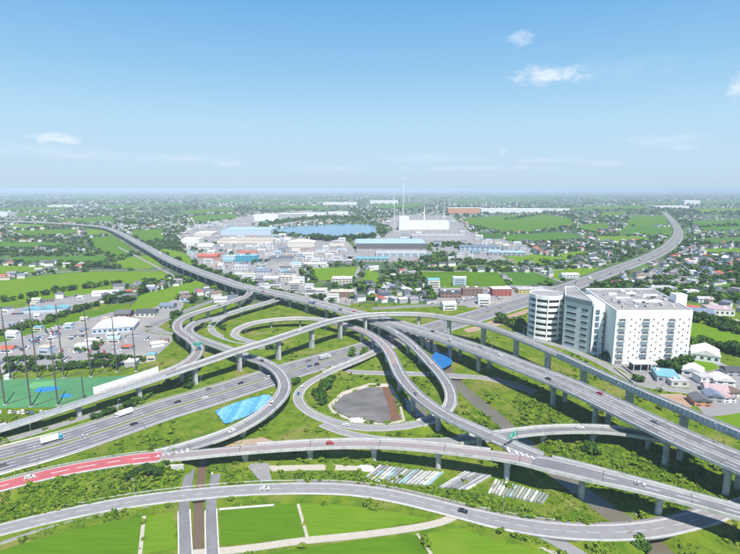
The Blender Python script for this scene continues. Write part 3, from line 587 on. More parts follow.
sheet('service_yard', [(245, 464), (269, 464), (272, 484), (262, 484.5)], M_local, .5, .8)
sheet('bare_ground', [(268, 466.5), (330, 465), (360, 467), (358, 471), (300, 471), (272, 472)], M_gravel, .45, .8)
sheet('bare_ground', [(214, 447.5), (240, 441), (262, 438), (280, 444), (262, 447), (240, 449)], M_dirt, .5, .9)
for ctrl, w in (([(144, 516, .3), (140, 554, .3)], 1.6), ([(298, 504, .35), (307.5, 538, .35)], 1.4), ([(417, 533, .35), (429, 550, .35), (440, 572, .35)], 1.4), ([(219, 509.2, .5), (250, 506.6, .5), (274, 504.8, .5)], 1.3), ([(463, 519.5, .9), (500, 531, .7), (535, 544, .5), (560, 556, .4)], 2.2)):
    grade_road('field_bund', Path(ctrl, w, 3), M_gravel if w > 1.3 else M_para, False, thick=.5)
# lay-by strips and far local roads
for ctrl, w in (([(413, 268, .3), (418, 282, .3), (424, 301, .3)], 9), ([(360, 266, .3), (354, 282, .3), (356, 303, .3)], 7), ([(406, 271, .35), (412, 288, .35), (414, 303, .35)], 5), ([(118, 247, .3), (140, 258, .3), (178, 278, .3)], 6), ([(400, 271.2, .3), (500, 270.8, .3), (545, 271, .3), (570, 268, .3)], 6), ([(498, 271, .35), (512, 286, .35)], 4), ([(-20, 447, .9), (0, 441.5, .9), (60, 424.5, .9), (100, 412, .9), (138, 399, .9)], 5.5), ([(0, 543, .9), (60, 523.5, .9), (120, 511, .9), (165, 504, .9)], 1.3), ([(530, 270, .35), (562, 282, .35)], 5), ([(0, 276, .3), (90, 270.4, .3), (170, 269.8, .3)], 4)):
    grade_road('country_road', Path(ctrl, w, 3), M_local, False)

# ------------------------------------------------------------------ viaducts
ALLV = []
def pier_shape(root, x, y, z0, z1, ang, w, d, capw, round_=True):
    r = MB(); ca, sa = math.cos(ang), math.sin(ang)
    n = 16
    poly = []
    for i in range(n):
        a = 2 * math.pi * i / n
        ex, ey = math.cos(a), math.sin(a)
        if round_: lx, ly = w / 2 * ex, d / 2 * ey
        else: lx = w / 2 * math.copysign(abs(ex) ** .35, ex); ly = d / 2 * math.copysign(abs(ey) ** .35, ey)
        poly.append((x + lx * ca - ly * sa, y + lx * sa + ly * ca))
    r.prism(poly, z0 - .8, z1 - 1.5)
    p = r.build('pier', M_pier, root)
    c = MB(); hw = capw / 2; vs = []
    for yy in (-d / 2 - .15, d / 2 + .15):
        for lx, lz in ((-w / 2 - .1, z1 - 2.4), (w / 2 + .1, z1 - 2.4), (hw, z1 - .9), (hw, z1), (-hw, z1), (-hw, z1 - .9)):
            vs.append((x + lx * ca - yy * sa, y + lx * sa + yy * ca, lz))
    fs = [(5, 4, 3, 2, 1, 0), (6, 7, 8, 9, 10, 11)] + [(i, (i + 1) % 6, 6 + (i + 1) % 6, 6 + i) for i in range(6)]
    c.add(vs, fs); c.build('pier_cap', M_pier, p)
    return p
UNDER = []
def viaduct(name, label, path, top, parL=None, parR=None, piers=(0, 99, 32, 10), lines=True, dz=0.0, gird=2.2, pier=(3.4, 2.4), dual=False, u=None, pierbox=False, tracks=True, pend=None):
    i0, i1 = (0, len(path.P) - 1) if u is None else path.idx(*u)
    c = path.P[(i0 + i1) // 2]; root = thing(name, label, 'viaduct', (c[0], c[1], 0))
    mb = MB()
    if dual:
        for sgn in (1, -1):
            a = sgn
            sec = [(a, 0, dz), (0, sgn * .35, dz), (0, sgn * .35, -.45), (a * .3, 0, -.6), (a * .38, 0, -gird), (a * .72, 0, -gird), (a * .8, 0, -.6), (a, 0, -.45)]
            sweep(mb, path, sec if sgn > 0 else sec[::-1], i0, i1, mats=[0] + [1] * 7 if sgn > 0 else [1] * 6 + [0, 1])
    else:
        sec = [(1, 0, dz), (-1, 0, dz), (-1, 0, -.45), (-.66, 0, -.8), (-.5, 0, -gird), (.5, 0, -gird), (.66, 0, -.8), (1, 0, -.45)]
        sweep(mb, path, sec, i0, i1, mats=[0] + [1] * 7)
    deck = mb.build('deck', [top, M_conc], root)
    if tracks:
        k = MB(); q = [(-1, -1.0)] if False else []
        if dual:
            for sgn in (1, -1): strip(k, path, (0, sgn * 1.9), (0, sgn * 8.4), dz + .012, 0, i0, i1)
        if not dual and pend:
            jm = min(path.idx(0, pend)[1], i1); strip(k, path, (.58, 0), (-.58, 0), dz + .012, 0, i0, jm); k.build('lane_surface', tracks, deck); k = MB()
            strip(k, path, (.58, 0), (-.58, 0), dz + .012, 0, jm, i1); k.build('lane_surface', M_asph, deck)
        else:
            if not dual: strip(k, path, (.58, 0), (-.58, 0), dz + .012, 0, i0, i1)
            k.build('lane_surface', M_asph if tracks is True else tracks, deck)
    if lines:
        k = MB()
        if dual:
            for sgn in (1, -1):
                strip(k, path, (0, sgn * 1.6), (0, sgn * 1.88), dz + .024, 0, i0, i1); strip(k, path, (0, sgn * 8.5), (0, sgn * 8.85), dz + .024, 0, i0, i1)
                strip(k, path, (0, sgn * 5.0), (0, sgn * 5.3), dz + .024, 0, i0, i1, dash=(7, 16))
        else:
            for sgn in (1, -1):
                k = MB(); strip(k, path, (sgn * .62, 0), (sgn * .62, sgn * .32), dz + .024, 0, i0, i1); k.build('lane_marking', M_white, deck)
        if dual: k.build('lane_marking', M_white, deck)
    sj = 10.0
    while sj < path.s[-1]:
        i = int(np.searchsorted(path.s, sj)); sj += 38
        if i0 < i < i1 - 1 and np.linalg.norm(path.P[i, :2]) < 800:
            k = MB(); a_, b_ = path.at(i, path.hw[i] - .3, dz + .03), path.at(i, -path.hw[i] + .3, dz + .03); t_ = path.T[i] * .22
            k.add([(a_[0] - t_[0], a_[1] - t_[1], a_[2]), (b_[0] - t_[0], b_[1] - t_[1], b_[2]), (b_[0] + t_[0], b_[1] + t_[1], b_[2]), (a_[0] + t_[0], a_[1] + t_[1], a_[2])], [(0, 1, 2, 3)]); k.build('expansion_joint', M_dsteel, deck)
    for sgn, par in ((1, parL), (-1, parR)):
        for (a, b) in (par if par is not None else [(0, 99)]):
            j0, j1 = path.idx(a, b); j0, j1 = max(j0, i0), min(j1, i1)
            if j1 - j0 < 1: continue
            k = MB(); s = sgn
            sweep(k, path, [(s, s * .14, -.75), (s, s * .14, .98), (s, -s * .06, 1.0), (s, -s * .2, dz - .02)], j0, j1)
            pp = k.build('parapet', M_para, root)
            k2 = MB(); sweep(k2, path, [(s, s * .06, 1.35), (s, s * .06, 1.45), (s, -s * .02, 1.45), (s, -s * .02, 1.35)], j0, j1)
            for i in range(j0, j1, 2): k2.box(path.at(i, s * path.hw[i], .98), (.1, .1, .4))
            k2.build('hand_rail', M_steel, pp)
    if dual:
        k = MB()
        sweep(k, path, [(0, .32, dz), (0, .15, .9), (0, -.15, .9), (0, -.32, dz)], i0, i1); k.build('median_barrier', M_para, root)
    if piers:
        ua, ub, sp, ph = piers; s = ph
        while s < path.s[-1]:
            i = int(np.searchsorted(path.s, s)); i = min(i, len(path.s) - 1)
            if ua <= path.u[i] <= ub and i0 <= i <= i1:
                for sh in (0, 3, -3, 5, -5, 8, -8, 11, -11, 14, -14):
                    i2 = int(np.clip(np.searchsorted(path.s, s + sh), 0, len(path.s) - 1))
                    tops = [0.0] if not dual else [-path.hw[i2] * .55, path.hw[i2] * .55]
                    ok = True
                    for o_ in tops:
                        x, y, z = path.at(i2, o_)
                        for g, shd in GRADE:
                            d = np.sqrt(((g.P[:, :2] - (x, y)) ** 2).sum(1)); q = d.argmin()
                            lim = g.hw[q] + 2.2
                            if g is pA and d[q] < 2.5: continue
                            if d[q] < lim: ok = False
                        for v in UNDER:
                            if v is path: continue
                            d = np.sqrt(((v.P[:, :2] - (x, y)) ** 2).sum(1)); q = d.argmin()
                            if d[q] < v.hw[q] + 2.4 and v.P[q, 2] < z - 1.5: ok = False
                    if ok: break
                if ok:
                    for o_ in tops:
                        x, y, z = path.at(i2, o_); g = hgt(x, y)
                        ang = math.atan2(path.N[i2, 1], path.N[i2, 0])
                        if z - gird - g > 1.6: pier_shape(root, x, y, g, z - gird + .05, ang, pier[0], pier[1], min(path.hw[i2] * (1.0 if not dual else .8), 6.5), not pierbox)
            s += sp
    return root
UNDER[:] = [pE, pK, pG, pI, pB, pD, pR, pJ2, pF]
kenO = viaduct('main_viaduct', 'long dual carriageway viaduct sweeping from the far left to the lower right corner', pB, M_deck, piers=(1, 99, 38, 12), dual=True, pier=(3.6, 3.0))
vC = viaduct('flyover_ramp', 'topmost flyover ramp arching over every other road from lower left to right edge', pC, M_deck, parL=[(0, 2.2), (6.6, 99)], piers=(3, 99, 40, 15), pier=(5.4, 2.8), pierbox=True)
vD = viaduct('curved_ramp', 'high ramp curling left off the long viaduct down to the flyover', pD, M_deck, parL=[(.6, 15.2)], parR=[(1.6, 99)], piers=(1, 16.2, 30, 14), dz=-.03, tracks=M_lane)
vE = viaduct('swooping_ramp', 'ramp looping round above the blue sheet and joining the red road', pE, M_deck, parL=[(0, 27.6)], parR=[(0, 4.5), (7.3, 99)], piers=(0, 28, 30, 12), dz=-.03)
vF = viaduct('short_ramp', 'short narrow ramp dropping inside the left hand loops', pF, M_deck, parL=[(.8, 99)], parR=[(1.2, 99)], piers=(0, 2.5, 26, 8), dz=-.06, u=(0, 3.0), tracks=False)
vG = viaduct('crossing_ramp', 'pinkish ramp from the small loop bending down past the pond to the red road ramp', pG, M_deck, parL=[(4, 99)], parR=[(4, 28.0)], piers=(5.2, 28.3, 32, 9), dz=-.03, u=(4, 99), tracks=M_pink, pend=19.5)
vR = viaduct('low_ramp', 'pale pink ramp crossing the foreground from the red road to the right edge', pR, M_deck, parL=[(9.0, 15.7), (17.9, 99)], parR=[(6, 99)], piers=(7, 99, 36, 20), u=(6.0, 99), tracks=M_pink, pier=(3.0, 3.0), pend=17.5)
vI = viaduct('descending_ramp', 'ramp descending right of the pond and turning under the crossing ramp', pI, M_deck, parL=[(0, 99)], parR=[(1.2, 99)], piers=(1, 11, 30, 14), dz=-.03)
vJ = viaduct('slip_bridge', 'small slip road bridge above the local road behind the pond', pJ2, M_deck, piers=None, tracks=False, gird=1.1)
vK = viaduct('link_viaduct', 'low curved link ramp passing under the long viaduct at the right', pK, M_deck, piers=(2, 99, 30, 20), dz=-.03)
for p, nm in ((pFg, 'ramp_foot'), (pGg, 'ramp_foot')): grade_road(nm, p, M_deck)
# extra parapet on the far side where two ramps run together
def wall_along(name, label, path, sgn, ua, ub, h, m, post=None, base=.98, thick=.12, cat='noise barrier'):
    i0, i1 = path.idx(ua, ub); root = thing(name, label, cat, tuple(path.at((i0 + i1) // 2, sgn * path.hw[0], base)))
    mp = None
    step = 1
    for i in range(i0, i1, step):
        k = MB(); s = sgn; j = min(i + step, i1)
        sweep(k, path, [(s, s * (.02 + thick), base + .06), (s, s * (.02 + thick), base + h), (s, s * .02, base + h), (s, s * .02, base + .06)], i, j)
        k.build('panel', m, root)
        if post:
            q = MB(); ang = math.atan2(path.T[i, 1], path.T[i, 0]); q.box(path.at(i, s * (path.hw[i] + .1), base), (.28, .36, h + .2), ang); q.build('post', post, root)
    return root
wall_along('noise_barrier', 'grey panelled noise barrier on the near side of the flyover at the right', pC, -1, 22.5, 30, 2.6, M_panel, M_para)
wall_along('noise_barrier', 'pale blue panelled barrier on the near side of the flyover at lower left', pC, -1, .5, 6.2, 1.5, M_panel, M_para)
wall_along('noise_barrier', 'long white wall on the far side of the merging ramp beside the driving range', pD, -1, 16.6, 21, 4.2, M_bwhite, M_para)

# gore stripes (zebra) at the two merges
def zebra(name, parent, pa, pb, ua, ub, dz, n=9):
    k = MB(); seen = set()
    for j in range(n):
        u = ua + (ub - ua) * j / n; i = pa.near(*pb.P[np.searchsorted(pb.u, u)][:2])
        jj = min(np.searchsorted(pb.u, u), len(pb.u) - 1)
        if jj in seen or i in seen: continue
        seen |= {jj, i}; q = pb.P[jj]
        a = pa.P[i]; m = (a + q) / 2; t = pa.T[i]; nn = pa.N[i]; w = max(.6, np.linalg.norm((a - q)[:2]) * .2)
        zz = max(a[2], q[2]) + dz
        vs = [(m[0] + nn[0] * w - t[0] * .6, m[1] + nn[1] * w - t[1] * .6, zz), (m[0] + nn[0] * w + t[0] * .4, m[1] + nn[1] * w + t[1] * .4, zz), (m[0] - nn[0] * w + t[0] * 1.8, m[1] - nn[1] * w + t[1] * 1.8, zz), (m[0] - nn[0] * w + t[0] * .8, m[1] - nn[1] * w + t[1] * .8, zz)]
        k.add(vs, [(0, 1, 2, 3)])
    return k.build(name, M_white, parent)
def gore(parent, pa, pb, ua, ub, side):
    k = MB(); ja, jb = pb.idx(ua, ub); L1, L2 = [], []
    for j in range(ja, jb + 1):
        i = pa.near(pb.P[j, 0], pb.P[j, 1]); a = pa.at(i, pa.hw[i] - .15, -.06); b = pb.at(j, side * (pb.hw[j] - .15), -.075)
        L1.append(a); L2.append((b[0], b[1], b[2]))
    for (a, a2, b, b2) in zip(L1[:-1], L1[1:], L2[:-1], L2[1:]):
        dn = lambda p: (p[0], p[1], p[2] - .6)
        k.add([a, a2, b2, b, dn(a), dn(a2), dn(b2), dn(b)], [(0, 1, 2, 3), (7, 6, 5, 4)])
    k.build('gore_slab', M_deck, parent)
gore(vR, pR, pG, 28.1, 30, -1); gore(vR, pR, pE, 28.0, 30, 1)
zebra('gore_marking', vR, pR, pG, 28.2, 30, .07, 10)
zebra('gore_marking', vR, pR, pE, 28.2, 30, .07, 9)
k = MB(); strip(k, pR, (0, .18), (0, -.18), .04, 0, *pR.idx(19, 24), dash=(7, 16)); k.build('lane_divider', M_white, vR)
# abutment of the red road
i = pR.idx(6.0, 99)[0]; k = MB()
ang = math.atan2(pR.T[i, 1], pR.T[i, 0]); x, y, z = pR.at(i, -.5); k.box((x, y, -.5), (3, 13.2, z - 1.6), ang); k.box(pR.at(i + 3, -8.2, -4.6), (10, 1.0, 3.8), ang)
tag(k.build('abutment', M_para), 'pale concrete abutment where the red road meets the low ramp', 'abutment')

# blue sheets on the slopes
def slope_sheet(name, label, poly, m, z0, z1, nseg=7):
    P = [W(a, b, 0) for a, b in poly]; xs = [p.x for p in P]; ys = [p.y for p in P]
    root = thing(name, label, 'tarpaulin', (sum(xs) / len(xs), sum(ys) / len(ys), 0))
    x0, x1, y0, y1 = min(xs), max(xs), min(ys), max(ys); step = (x1 - x0) / nseg
    pl = [(p.x, p.y) for p in P]
    for q in range(nseg):
        k = MB(); xa, xb = x0 + q * step, x0 + (q + 1) * step + .3; g = .75
        nxx = int((xb - xa) / g) + 1; nyy = int((y1 - y0) / g) + 1
        ok = {}
        for i in range(nxx):
            for j in range(nyy):
                X = xa + (xb - xa) * i / max(nxx - 1, 1); Y = y0 + (y1 - y0) * j / (nyy - 1)
                if inpoly(np.array([[X, Y]]), pl)[0]:
                    Z = z0 + (z1 - z0) * (Y - y0) / (y1 - y0) + .45 * vnoise(X / 2.6, Y / 3.4, 5) + .09 * (q % 2) + .22 * vnoise(X * .9, Y * .4, 9)
                    ok[(i, j)] = len(k.v); k.v.append((X, Y, float(Z)))
        for (i, j), a in ok.items():
            if all(t in ok for t in ((i + 1, j), (i, j + 1), (i + 1, j + 1))): k.f.append((a, ok[(i + 1, j)], ok[(i + 1, j + 1)], ok[(i, j + 1)])); k.m.append(0)
        if k.f: k.build('sheet_strip', m[q % len(m)] if isinstance(m, list) else m, root)
    return root
slope_sheet('tarpaulin', 'large light blue tarpaulin spread on the slope inside the ramp curve', [(214, 412.5), (232, 405), (252, 399), (268, 395.5), (273, 398), (266, 408), (246, 418.5), (225, 426.5), (219, 419)], M_sheet, .7, .9, 9)
slope_sheet('tarpaulin', 'deep blue tarpaulin, shade painted in, lying beside the river under the long viaduct', [(427, 363), (436, 353.5), (450, 356), (453, 366), (443, 371.5)], M_sheet_shaded, 1.6, 2.0, 4)

# ------------------------------------------------------------------ logistics centre
LC = W(650, 364); LCx = LC.x; y0 = LC.y
xl, xr = W(612, 364).x, W(687, 364).x
xw = W(590.5, 355).x; yw = W(590.5, 355).y
gA = W(562, 346); gB = W(588.5, 354.3)
top = 47.0
root = thing('logistics_centre', 'big white multi storey logistics building with rows of small windows', 'building', (LCx, y0, 0))
yb = 505.0
k = MB(); k.prism([(xl, y0), (xr, y0), (xr + 19, yb), (xl + 14, yb)], 0, top); k.build('wall', M_bwhite, root)
k = MB(); k.prism([(gB.x + .3, yw), (xl + 1.5, yw + .2), (xl + 6, yw + 40), (gB.x + 8, yw + 40)], 0, top + 1); k.build('rear_wall', M_bwhite, root)
k = MB(); k.prism([(gA.x, gA.y), (gB.x, gB.y), (gB.x + 12, yb - 2), (gA.x + 16, yb - 2)], 0, top + 2.6); k.build('grey_wall', M_bgrey, root, False)
k = MB(); pr = [(xl + .6, y0 + .6), (xr - .6, y0 + .6), (xr + 18.2, yb - .6), (xl + 14.5, yb - .6)]; k.prism(pr, top, top + .25, 0); rf = k.build('roof', M_broof, root)
k = MB(); pr = [(gA.x + .8, gA.y + .4), (gB.x - .3, gB.y + .6), (gB.x + 11.4, yb - 2.6), (gA.x + 16.4, yb - 2.6)]; k.prism(pr, top + 2.6, top + 2.8, 0); k.build('upper_roof', M_broof, root)
def parapet_ring(poly, z, h, m, parent, t=.5):
    n = len(poly); c = np.mean(np.array(poly), 0)
    for i in range(n):
        a = np.array(poly[i]); b = np.array(poly[(i + 1) % n]); d = b - a; L = np.linalg.norm(d); ang = math.atan2(d[1], d[0]); mid = (a + b) / 2
        mid = mid + (c - mid) / np.linalg.norm(c - mid) * t * .45
        q = MB(); q.box((mid[0], mid[1], z), (L - t * 1.02, t, h), ang); q.build('roof_parapet', m, parent)
parapet_ring([(xl, y0), (xr, y0), (xr + 19, yb), (xl + 14, yb)], top + .003, 1.1, M_bwhite, root, .6)
parapet_ring([(gA.x, gA.y), (gB.x, gB.y), (gB.x + 12, yb - 2), (gA.x + 16, yb - 2)], top + 2.603, 1.1, M_bgrey, root, .6)
for (fx, fy, sx, sy, sz) in ((.3, .55, 18, 3, 1.2), (.55, .4, 26, 8, .8), (.15, .3, 5, 5, 3), (.2, .75, 8, 4, 1.6), (.75, .7, 14, 3, .9), (.5, .8, 10, 3, 1.2), (.45, .15, 6, 3, 1.6), (.68, .2, 4, 3, 1.5), (.85, .45, 5, 4, 1.4), (.1, .12, 3, 3, 1.8), (.35, .3, 3, 3, 1.4)):
    q = MB(); q.box((xl + 5 + (xr - xl) * fx + 14 * fy, y0 + 4 + (yb - y0 - 10) * fy, top + .24), (sx, sy, sz)); q.build('roof_unit', M_bgrey if sx > 6 else M_conc, rf)
for _ in range(34):
    fx, fy = random.random(), random.random(); q = MB(); q.box((xl + 6 + (xr - xl - 4) * fx + 14 * fy, y0 + 5 + (yb - y0 - 12) * fy, top + .24), (random.uniform(1, 4), random.uniform(1, 3), random.uniform(.6, 2.0))); q.build('roof_unit', random.choice((M_conc, M_bgrey, M_steel, M_dsteel)), rf)
for fy in (.2, .35, .5, .65, .8):
    q = MB(); q.box((xl + 10 + (xr - xl) * .45 + 14 * fy, y0 + 6 + (yb - y0 - 12) * fy, top + .3), ((xr - xl) * random.uniform(.4, .8), .35, .35)); q.build('pipe', M_steel, rf)
q = MB(); tx = W(671, 340).x; q.box((xr + 9, y0 + 36, 0), (10, 10, top + 8)); q.build('stair_tower', M_bwhite, root)
# front windows
fw = xr - xl
def win_mesh():
    k = MB(); k.box((0, -.05, 0), (.9, .3, 1.3)); return k.mesh('window', [M_glass])
wm = win_mesh(); off = Vector((LCx, y0, 0))
lv = MB(); lv.box((0, -.12, 0), (6.2, .3, 2.6)); lvm = lv.mesh('balcony', [mat('louvre_grey', (.40, .42, .44), (.48, .5, .52), .5, .7)])
dk = MB(); dk.box((-1.6, -.22, .45), (1.5, .4, 1.7)); dk.box((1.6, -.22, .45), (1.5, .4, 1.7)); dk.box((0, -.2, 1.0), (1.1, .34, 1.5)); dkm = dk.mesh('balcony_window', [M_glass])
rl = MB(); rl.box((0, -1.0, -.1), (6.6, 1.5, .18)); rl.box((0, -1.7, .1), (6.6, .08, .95)); rlm = rl.mesh('balcony_rail', [M_para])
nrow = 7
for r in range(nrow):
    z = 3.6 + r * 5.75
    for c, fx in enumerate((.085, .40, .735)):
        b = link('balcony', lvm, root, (xl + fw * fx - LCx, 0, z)); link('balcony_window', dkm, b); link('balcony_rail', rlm, b)
    for fx in (.205, .265, .32, .50, .555, .62, .84, .895, .96):
        o = link('window', wm, root, (xl + fw * fx - LCx, 0, z + (1.4 if fx not in (.265, .555, .895) else -1.6)))
# grey block windows, in two columns on the slanting face
d = Vector((gB.x - gA.x, gB.y - gA.y, 0)); L = d.length; t = d / L; nrm = Vector((t.y, -t.x, 0)); ang = math.atan2(t.y, t.x)
for r in range(8):
    for f, wd in ((.27, .36), (.76, .22)):
        z = 4 + r * 5.9
        if z > top - 4: continue
        p = gA + t * (L * f) + nrm * .05; k = MB(); k.box((p.x, p.y, z), (L * wd, .35, 1.9), ang); k.build('window', M_glass, root)
p = gA + t * (L / 2); k = MB(); k.box((p.x + nrm.x * .18, p.y + nrm.y * .18, top - 1.6), (L * .995, .4, 4.0), ang); k.build('sign_band', mat('band_grey', (.26, .29, .30), (.24, .27, .28), .3, .7), root)
k = MB(); k.box((gB.x + 1.2, yw - .1, 2), (1.6, .5, top - 2)); k.build('corner_strip', M_bwhite, root)
for r in range(7):
    k = MB(); k.box((gB.x + 4.4, yw - .2, 3.2 + r * 5.9), (3.4, .4, 4.0)); k.build('stair_window', mat('blue_glass', (.10, .16, .22), (.14, .21, .28), .4, .25, spec=.6), root)
    if r: 
        k = MB(); k.box((gB.x + 10, yw - .15, 4.4 + r * 5.8), (1.0, .3, 1.2)); k.build('window', M_glass, root)
# spiral vehicle ramp tower
cc = W(549, 341); cr = 16.8; cy = cc.y + cr - 2
rt = thing('spiral_tower', 'round white parking ramp tower with dark open floors left of the logistics building', 'building', (cc.x, cy, 0))
def ringmb(r0, r1, z0, z1, n=40):
    k = MB()
    for i in range(n):
        a, b = 2 * math.pi * i / n, 2 * math.pi * (i + 1) / n
        P = lambda r, q, z: (cc.x + r * math.cos(q), cy + r * math.sin(q), z)
        k.add([P(r1, a, z0), P(r1, b, z0), P(r1, b, z1), P(r1, a, z1), P(r0, a, z0), P(r0, b, z0), P(r0, b, z1), P(r0, a, z1)], [(0, 1, 2, 3), (7, 6, 5, 4), (3, 2, 6, 7), (4, 5, 1, 0)])
    return k
k = ringmb(.3, cr - 3.0, 0, 44.9); k.build('core', M_dsteel, rt)
for f in range(8):
    z = 1 + f * 5.9
    ringmb(cr - 3.05 if f < 7 else cr - .7, cr, z, z + (2.7 if f < 7 else 3.9)).build('floor_band', M_bwhite, rt)
for a in range(9):
    q = 2 * math.pi * a / 9 + .3; k = MB(); k.box((cc.x + (cr + .15) * math.cos(q), cy + (cr + .15) * math.sin(q), 0), (.8, 1.0, 45.5), q); k.build('rib', M_bwhite, rt)
ringmb(0.2, cr - .75, 45.0, 45.3).build('roof', M_broof, rt)
# entrance canopy, gate office, guard rail walls
cp = W(644, 371.5); ct = thing('entrance_canopy', 'grey flat canopy over the loading entrance below the white building', 'canopy', (cp.x, cp.y, 0))
k = MB(); k.box((cp.x, cp.y + 4, 6.2), (20, 9, .8)); k.build('roof', M_bgrey, ct)
for dx in (-9, -3, 3, 9):
    k = MB(); k.box((cp.x + dx, cp.y, .0), (.6, .6, 6.2)); k.build('post', M_para, ct)
k = MB(); k.box((cp.x, cp.y + 7, 0), (18, 1, 5.8)); k.build('back_wall', M_glass, ct)
for a, b in (((614, 369), (634, 385)), ((622, 366.5), (641, 381))):
    A, B = W(*a), W(*b); d = B - A; k = MB(); mid = (A + B) / 2; k.box((mid.x, mid.y, .05), (d.length, .6, 1.6), math.atan2(d.y, d.x))
    tag(k.build('approach_wall', M_gravel), 'pale low wall flanking the sloping approach, ' + ('nearer the ramps' if a[0] == 614 else 'nearer the canopy'), 'wall')

# ------------------------------------------------------------------ driving range
POLE_F = [(10.5, 379.5, 307), (38, 379, 305), (64, 378, 305), (91, 377, 305), (117, 372, 317), (136, 371.5, 328), (-18, 380, 308), (-48, 381, 308)]
POLE_N = [(5, 405, 344), (31, 407, 323), (58, 405.5, 339), (84, 400, 377), (-25, 406, 335)]
def net_pole(px, pb, pt, label, grp):
    b = W(px, pb); D = b.y
    p = R(PITCH); dy = (277 - pt) / FPX; h = CAM_H + D * (-math.sin(p) + dy * math.cos(p)) / (math.cos(p) + dy * math.sin(p))
    t = thing('net_pole', label, 'pole', (b.x, b.y, 0), 0, grp)
    k = MB(); k.tube([(0, 0, -.5), (0, 0, h * .5), (0, 0, h)], .55, .34, 8); k.build('mast', M_dsteel, t, local=True)
    k = MB(); k.box((0, 0, h), (1.4, .5, .25)); k.build('cap', M_dsteel, t, local=True)
    k = MB(); k.box((0, 0, -.2), (2.2, 2.2, .8)); k.build('footing', M_conc, t, local=True)
    k = MB(); k.tube([(9.5, 16, .25), (.2, .3, .5)], .32, .32, 6); k.build('ground_bar', M_dsteel, t, local=True)  # dark bar laid over the turf outwards from the pole foot
    return b, h
fp = sorted(POLE_F); npn = sorted(POLE_N); tops = []
for q, row, grp in (('far', fp, 'far row of net poles'), ('near', npn, 'near row of net poles')):
    vis = [r for r in row if r[0] > 0]
    for (a, b, c) in row:
        o = vis.index((a, b, c)) if (a, b, c) in vis else -1
        lab = 'tall dark net pole, %s of the %s driving range row' % ((['first from left', 'second from left', 'third from left', 'fourth from left', 'fifth from left', 'sixth from left'][o] if o >= 0 else ('nearest one' if a > -30 else 'farthest one') + ' beyond the left edge'), q)
        tops.append((q, net_pole(a, b, c, lab, 'driving range net poles')))
for q in ('far', 'near'):
    L_ = [t for qq, t in tops if qq == q]; k = MB()
    for (b1, h1), (b2, h2) in zip(L_[:-1], L_[1:]):
        for f in (.5, .98): k.tube([(b1.x, b1.y, h1 * f), ((b1.x + b2.x) / 2, (b1.y + b2.y) / 2, (h1 + h2) / 2 * f - .3), (b2.x, b2.y, h2 * f)], .05, .05, 4)
    tag(k.build('net_cable', M_dsteel), 'thin dark cables strung between the %s row of net poles' % q, 'cable')

# ------------------------------------------------------------------ buildings
LABN = {}
def flat_building(name, label, px, py, wpx, hpx, depth, roof, wall, rot=0.0, floors=0, cat='building', roofkind='flat', group=None, units=2, winfrac=.5):
    b = W(px, py); dep = b.y * math.cos(R(PITCH)) + CAM_H * math.sin(R(PITCH))
    w = wpx * dep / FPX; h = max(3.2, hpx * dep / FPX)
    root = thing(name, label, cat, (b.x, b.y, hgt(b.x, b.y) - .05), R(rot), group)
    k = MB(); k.box((0, depth / 2, 0), (w, depth, h)); k.build('wall', wallm(wall), root, local=True)
    if roofkind == 'flat':
        k = MB(); k.box((0, depth / 2, h), (w + .4, depth + .4, .5)); k.box((0, depth / 2, h + .5), (w - .6, depth - .6, .04)); r = k.build('roof', roofm(roof), root, local=True)
        for q in range(units):
            k = MB(); k.box((random.uniform(-.35, .35) * w, depth * random.uniform(.25, .8), h + .52), (min(4, w * .15), min(3, depth * .15), 1.3)); k.build('roof_unit', M_bgrey, r, local=True)
    elif roofkind == 'gable':
        rise = min(w, depth) * .22; k = MB(); a, c = w / 2 + .5, depth + .5
        if w >= depth: vs = [(-a, -.5, h), (a, -.5, h), (a, depth / 2, h + rise), (-a, depth / 2, h + rise), (a, c, h), (-a, c, h)]; fs = [(0, 1, 2, 3), (3, 2, 4, 5), (0, 3, 5), (1, 4, 2), (5, 4, 1, 0)]
        else: vs = [(-a, -.5, h), (0, -.5, h + rise), (a, -.5, h), (-a, c, h), (0, c, h + rise), (a, c, h)]; fs = [(0, 1, 4, 3), (1, 2, 5, 4), (0, 2, 1), (3, 4, 5), (0, 3, 5, 2)]
        k.add(vs, fs); r = k.build('roof', roofm(roof), root, local=True)
    elif roofkind == 'saw':
        n = max(2, int(w / 14)); k = MB(); bw = (w + .6) / n; 
        for q in range(n):
            xa = -w / 2 - .3 + q * bw
            k.add([(xa, -.3, h), (xa + bw - .05, -.3, h), (xa + bw * .5, -.3, h + bw * .14), (xa, depth + .3, h), (xa + bw - .05, depth + .3, h), (xa + bw * .5, depth + .3, h + bw * .14)], [(0, 1, 2), (5, 4, 3), (0, 2, 5, 3), (2, 1, 4, 5), (1, 0, 3, 4)])
        r = k.build('roof', roofm(roof), root, local=True)
    elif roofkind == 'arch':
        k = MB(); n = 10; vs = []
        for i in range(n + 1):
            a = i / n; x = (a - .5) * (w + .8); z = h + math.sin(math.pi * a) * min(5, w * .16) + .05
            vs += [(x, -.4, z), (x, depth + .4, z)]
        fs = [(2 * i, 2 * i + 2, 2 * i + 3, 2 * i + 1) for i in range(n)] + [tuple(2 * i for i in range(n, -1, -1)), tuple(2 * i + 1 for i in range(n + 1))]
        k.add(vs, fs); r = k.build('roof', roofm(roof), root, local=True)
    if floors:
        for f in range(floors):
            n = max(2, min(8, int(w / 5)))
            for q in range(n):
                k = MB(); k.box((-w / 2 + w * (q + .5) / n, -.02, h * (f + .38) / floors), (w / n * winfrac, .2, h / floors * .36)); k.build('window', M_glass, root, local=True)
    return root
FB = flat_building
